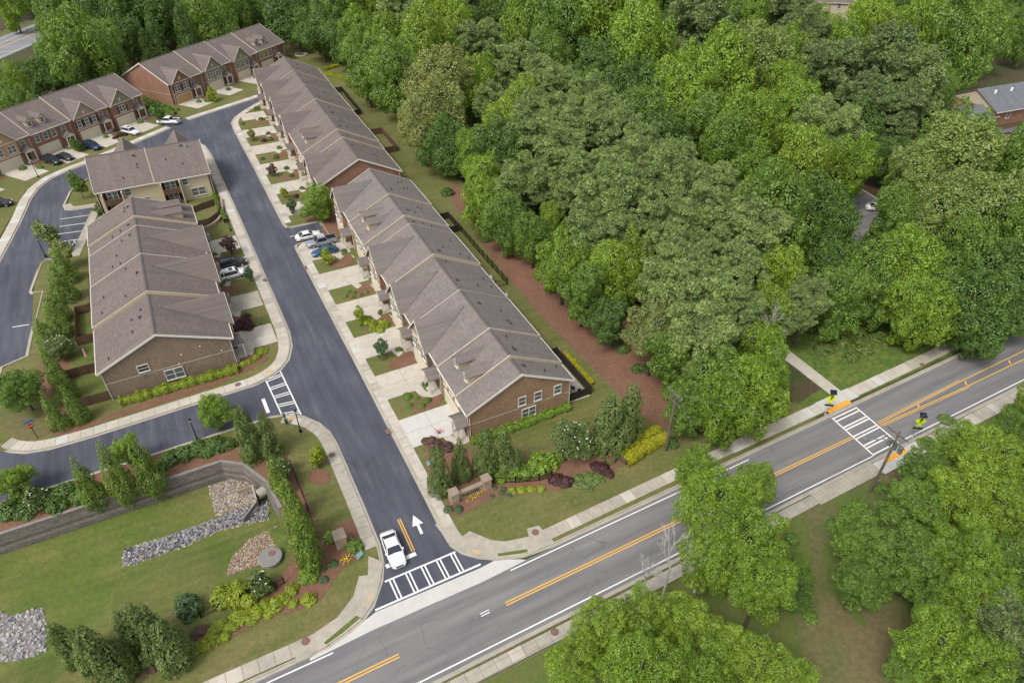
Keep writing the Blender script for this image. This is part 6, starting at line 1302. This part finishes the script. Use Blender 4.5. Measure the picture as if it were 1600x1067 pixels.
# ------------------------------------------------------------------ cars (local +x is forward)
def car(kind, xy, heading, body, label):
    o = empty({'sedan':'sedan','suv':'suv','pickup':'pickup_truck'}[kind],(xy[0],xy[1],.012),heading,label,{'sedan':'car','suv':'car','pickup':'pickup truck'}[kind])
    if kind == 'sedan': L, W, zs_ = 4.75, 1.82, [(-2.37,.62,.70),(-2.30,.86,.80),(-1.9,.98,.88),(-1.2,1.0,.90),(0,.98,.91),(.85,.95,.90),(1.4,.90,.88),(2.0,.80,.84),(2.28,.66,.74),(2.37,.55,.62)]; cab = (-1.92,1.02,-.92,.22,.93,1.44,.74); wb = (1.38,-1.35); wr = .33
    elif kind == 'suv': L, W, zs_ = 4.85, 1.93, [(-2.42,.80,.82),(-2.36,1.05,.90),(-1.9,1.10,.94),(-1.0,1.10,.96),(.4,1.09,.96),(.95,1.07,.95),(1.5,1.04,.93),(2.1,.98,.89),(2.36,.84,.80),(2.42,.65,.70)]; cab = (-2.33,1.05,-2.02,.42,1.05,1.76,.76); wb = (1.42,-1.42); wr = .38
    else: L, W, zs_ = 5.6, 2.0, [(-2.8,.95,.92),(-2.75,1.08,.96),(-2.0,1.10,.98),(-1.2,1.10,.99),(.3,1.10,.99),(1.2,1.12,.98),(1.7,1.10,.96),(2.4,1.05,.93),(2.72,.92,.86),(2.8,.7,.76)]; cab = (-.98,1.30,-.72,.62,1.08,1.84,.78); wb = (1.75,-1.75); wr = .41
    hw = W/2; zb = .26 if kind == 'sedan' else .36
    # body: lofted cross-sections
    vs, fs = [], []
    for x, zt, wf in zs_:
        w = hw*wf/max(q[2] for q in zs_); zm = (zb+zt)/2
        sec = [(-w*.86,zb),(-w,zb+.16),(-w*1.0,zm+.10),(-w*.965,zt-.07),(-w*.86,zt),(0,zt+.035),(w*.86,zt),(w*.965,zt-.07),(w*1.0,zm+.10),(w,zb+.16),(w*.86,zb)]
        vs += [(x,y,z) for y,z in sec]
    k = 11
    for i in range(len(zs_)-1):
        for j in range(k): a, b = i*k+j, i*k+(j+1)%k; fs.append((a,a+k,b+k,b)[::-1])
    fs += [tuple(range(k)), tuple(range((len(zs_)-1)*k+k-1,(len(zs_)-1)*k-1,-1))]
    bm_ = MB().add(vs,fs)
    if kind == 'pickup':      # open bed: walls round a sunken floor
        pass
    bo = bm_.build('body',body,o,smooth=False)
    for p in bo.data.polygons: p.use_smooth = len(p.vertices) == 4
    # glasshouse
    x0, x1, t0, t1, z0, z1, wt = cab; wb_ = hw*.93; wtp = hw*wt
    gl = MB().hexa([(x0,-wb_,z0-.05),(x1,-wb_,z0-.05),(x1,wb_,z0-.05),(x0,wb_,z0-.05)],[(t0,-wtp,z1-.05),(t1,-wtp,z1-.05),(t1,wtp,z1-.05),(t0,wtp,z1-.05)]).build('windows','car_glass',o)
    rf = MB().hexa([(t0-.06,-wtp-.03,z1-.07),(t1+.05,-wtp-.03,z1-.07),(t1+.05,wtp+.03,z1-.07),(t0-.06,wtp+.03,z1-.07)],[(t0+.12,-wtp+.12,z1+.02),(t1-.15,-wtp+.12,z1+.01),(t1-.15,wtp-.12,z1+.01),(t0+.12,wtp-.12,z1+.02)]).build('roof',body,o)
    for s in (-1,1):     # pillars
        mbp = MB()
        for (xa,xb) in ((x1-.02,t1+.02),(x0+.02,t0-.02)): mbp.bar((xa,s*(wb_+.012),z0-.03),(xb,s*(wtp+.012),z1-.05),.08,.05)
        if kind == 'suv': mbp.bar((x0+(x1-x0)*.2,s*(wb_+.012),z0-.03),(t0+(t1-t0)*.2,s*(wtp+.012),z1-.05),.13,.05)
        mbp.build('pillars',body,o)
        MB().box(x1-.45,x1-.25,s*(hw+.02)-.1,s*(hw+.02)+.1,z0-.02,z0+.13).build('mirror',body,o)
        MB().box(L/2-.28,L/2-.06,min(s*hw*.5,s*hw*.82),max(s*hw*.5,s*hw*.82),.62 if kind=='sedan' else .78,.76 if kind=='sedan' else .95).build('headlight','head_light',o)
        MB().box(-L/2-.015,-L/2+.12,min(s*hw*.55,s*hw*.84),max(s*hw*.55,s*hw*.84),.68 if kind=='sedan' else .85,.86 if kind=='sedan' else 1.08).build('tail_light','tail_light',o)
        for x in wb:
            wh = MB().tube((x,s*(hw-.2),wr),(x,s*(hw+.012),wr),wr,wr,18).build('wheel','tyre',o); MB().tube((x,s*(hw+.01),wr),(x,s*(hw+.022),wr),wr*.64,wr*.6,14).build('rim','rim',wh)
    MB().box(L/2-.10,L/2+.012,-hw*.45,hw*.45,.42,.62).build('grille','black_trim',o); MB().box(-L/2-.02,-L/2+.04,-.28,.28,.55,.68).build('plate','sign_white',o)
    if kind == 'pickup':
        b = MB().box(-2.66,-1.05,-hw*.78,hw*.78,1.10,1.165).build('bed','black_trim',o)
        for s in (-1,1): MB().box(-2.74,-1.02,s*hw*.86-.07,s*hw*.86+.07,1.02,1.30).build('bed_side',body,o)
        MB().box(-2.80,-2.70,-hw*.86,hw*.86,1.0,1.30).build('tailgate',body,o)
    elif kind == 'suv':
        for s in (-1,1): MB().bar((t0+.1,s*wtp*.86,z1+.05),(t1-.2,s*wtp*.86,z1+.05),.05,.05).build('roof_rail','black_trim',o)
        MB().box(t1-1.0,t1-.35,-wtp*.55,wtp*.55,z1+.012,z1+.024).build('sunroof','car_glass',o)
    return o
car('sedan',P(614,856,.7),math.radians(-92),'car_white','white sedan waiting at the stop line of the street mouth')
car('sedan',zz('C5',[(370,345)],.5)[0],math.radians(2),'car_white','white sedan parked in the spur beside the grey pickup')
pk = car('pickup',zz('C5',[(555,425)],.6)[0],math.radians(180),'car_silver','silver grey pickup truck on the drive between the white and blue sedans')
car('sedan',zz('C5',[(600,560)],.5)[0],math.radians(181),'car_blue','blue sedan on the drive beside the little yellow green tree')
car('suv',zz('A3',[(1435,715)],.8)[0],math.radians(3),'car_black','black suv on the drive of the mauve roofed left row'); car('suv',zz('A3',[(1440,780)],.8)[0],math.radians(3),'car_white','white suv on the drive beside the black suv')
car('pickup',zz('A1',[(1050,755)],.8)[0],math.radians(150),'car_white','white pickup truck at the end of the far street'); car('suv',zz('A1',[(815,818)],.8)[0],math.radians(-53),'car_white','white suv with sunroof on the far drive by the purple bushes')
car('suv',zz('A1',[(575,910)],.8)[0],math.radians(-53),'car_navy','blue suv on the far drive half hidden by a roof'); car('suv',zz('A1',[(325,1000)],.8)[0],math.radians(-53),'car_black','large black suv on the far drive below the dormers'); car('sedan',zz('A1',[(405,980)],.6)[0],math.radians(-53),'car_black','black sedan beside the large black suv on the far drive')
car('suv',zz('A3',[(-8,345)],.8)[0],math.radians(-10),'car_black','dark suv on the drive beside the loop road edge'); car('sedan',zz('B4',[(790,265)],.6)[0],math.radians(-35),'car_white','white car in the parking court among the trees')
# slatted roof rack on the silver pickup
MB().box(-.62,.56,-.66,.66,1.875,1.90).build('rack',"shutter_black",pk)
for k in range(4): MB().box(-.56+.29*k,-.42+.29*k,-.6,.6,1.901,1.92).build('rack_bar','sign_white',pk)
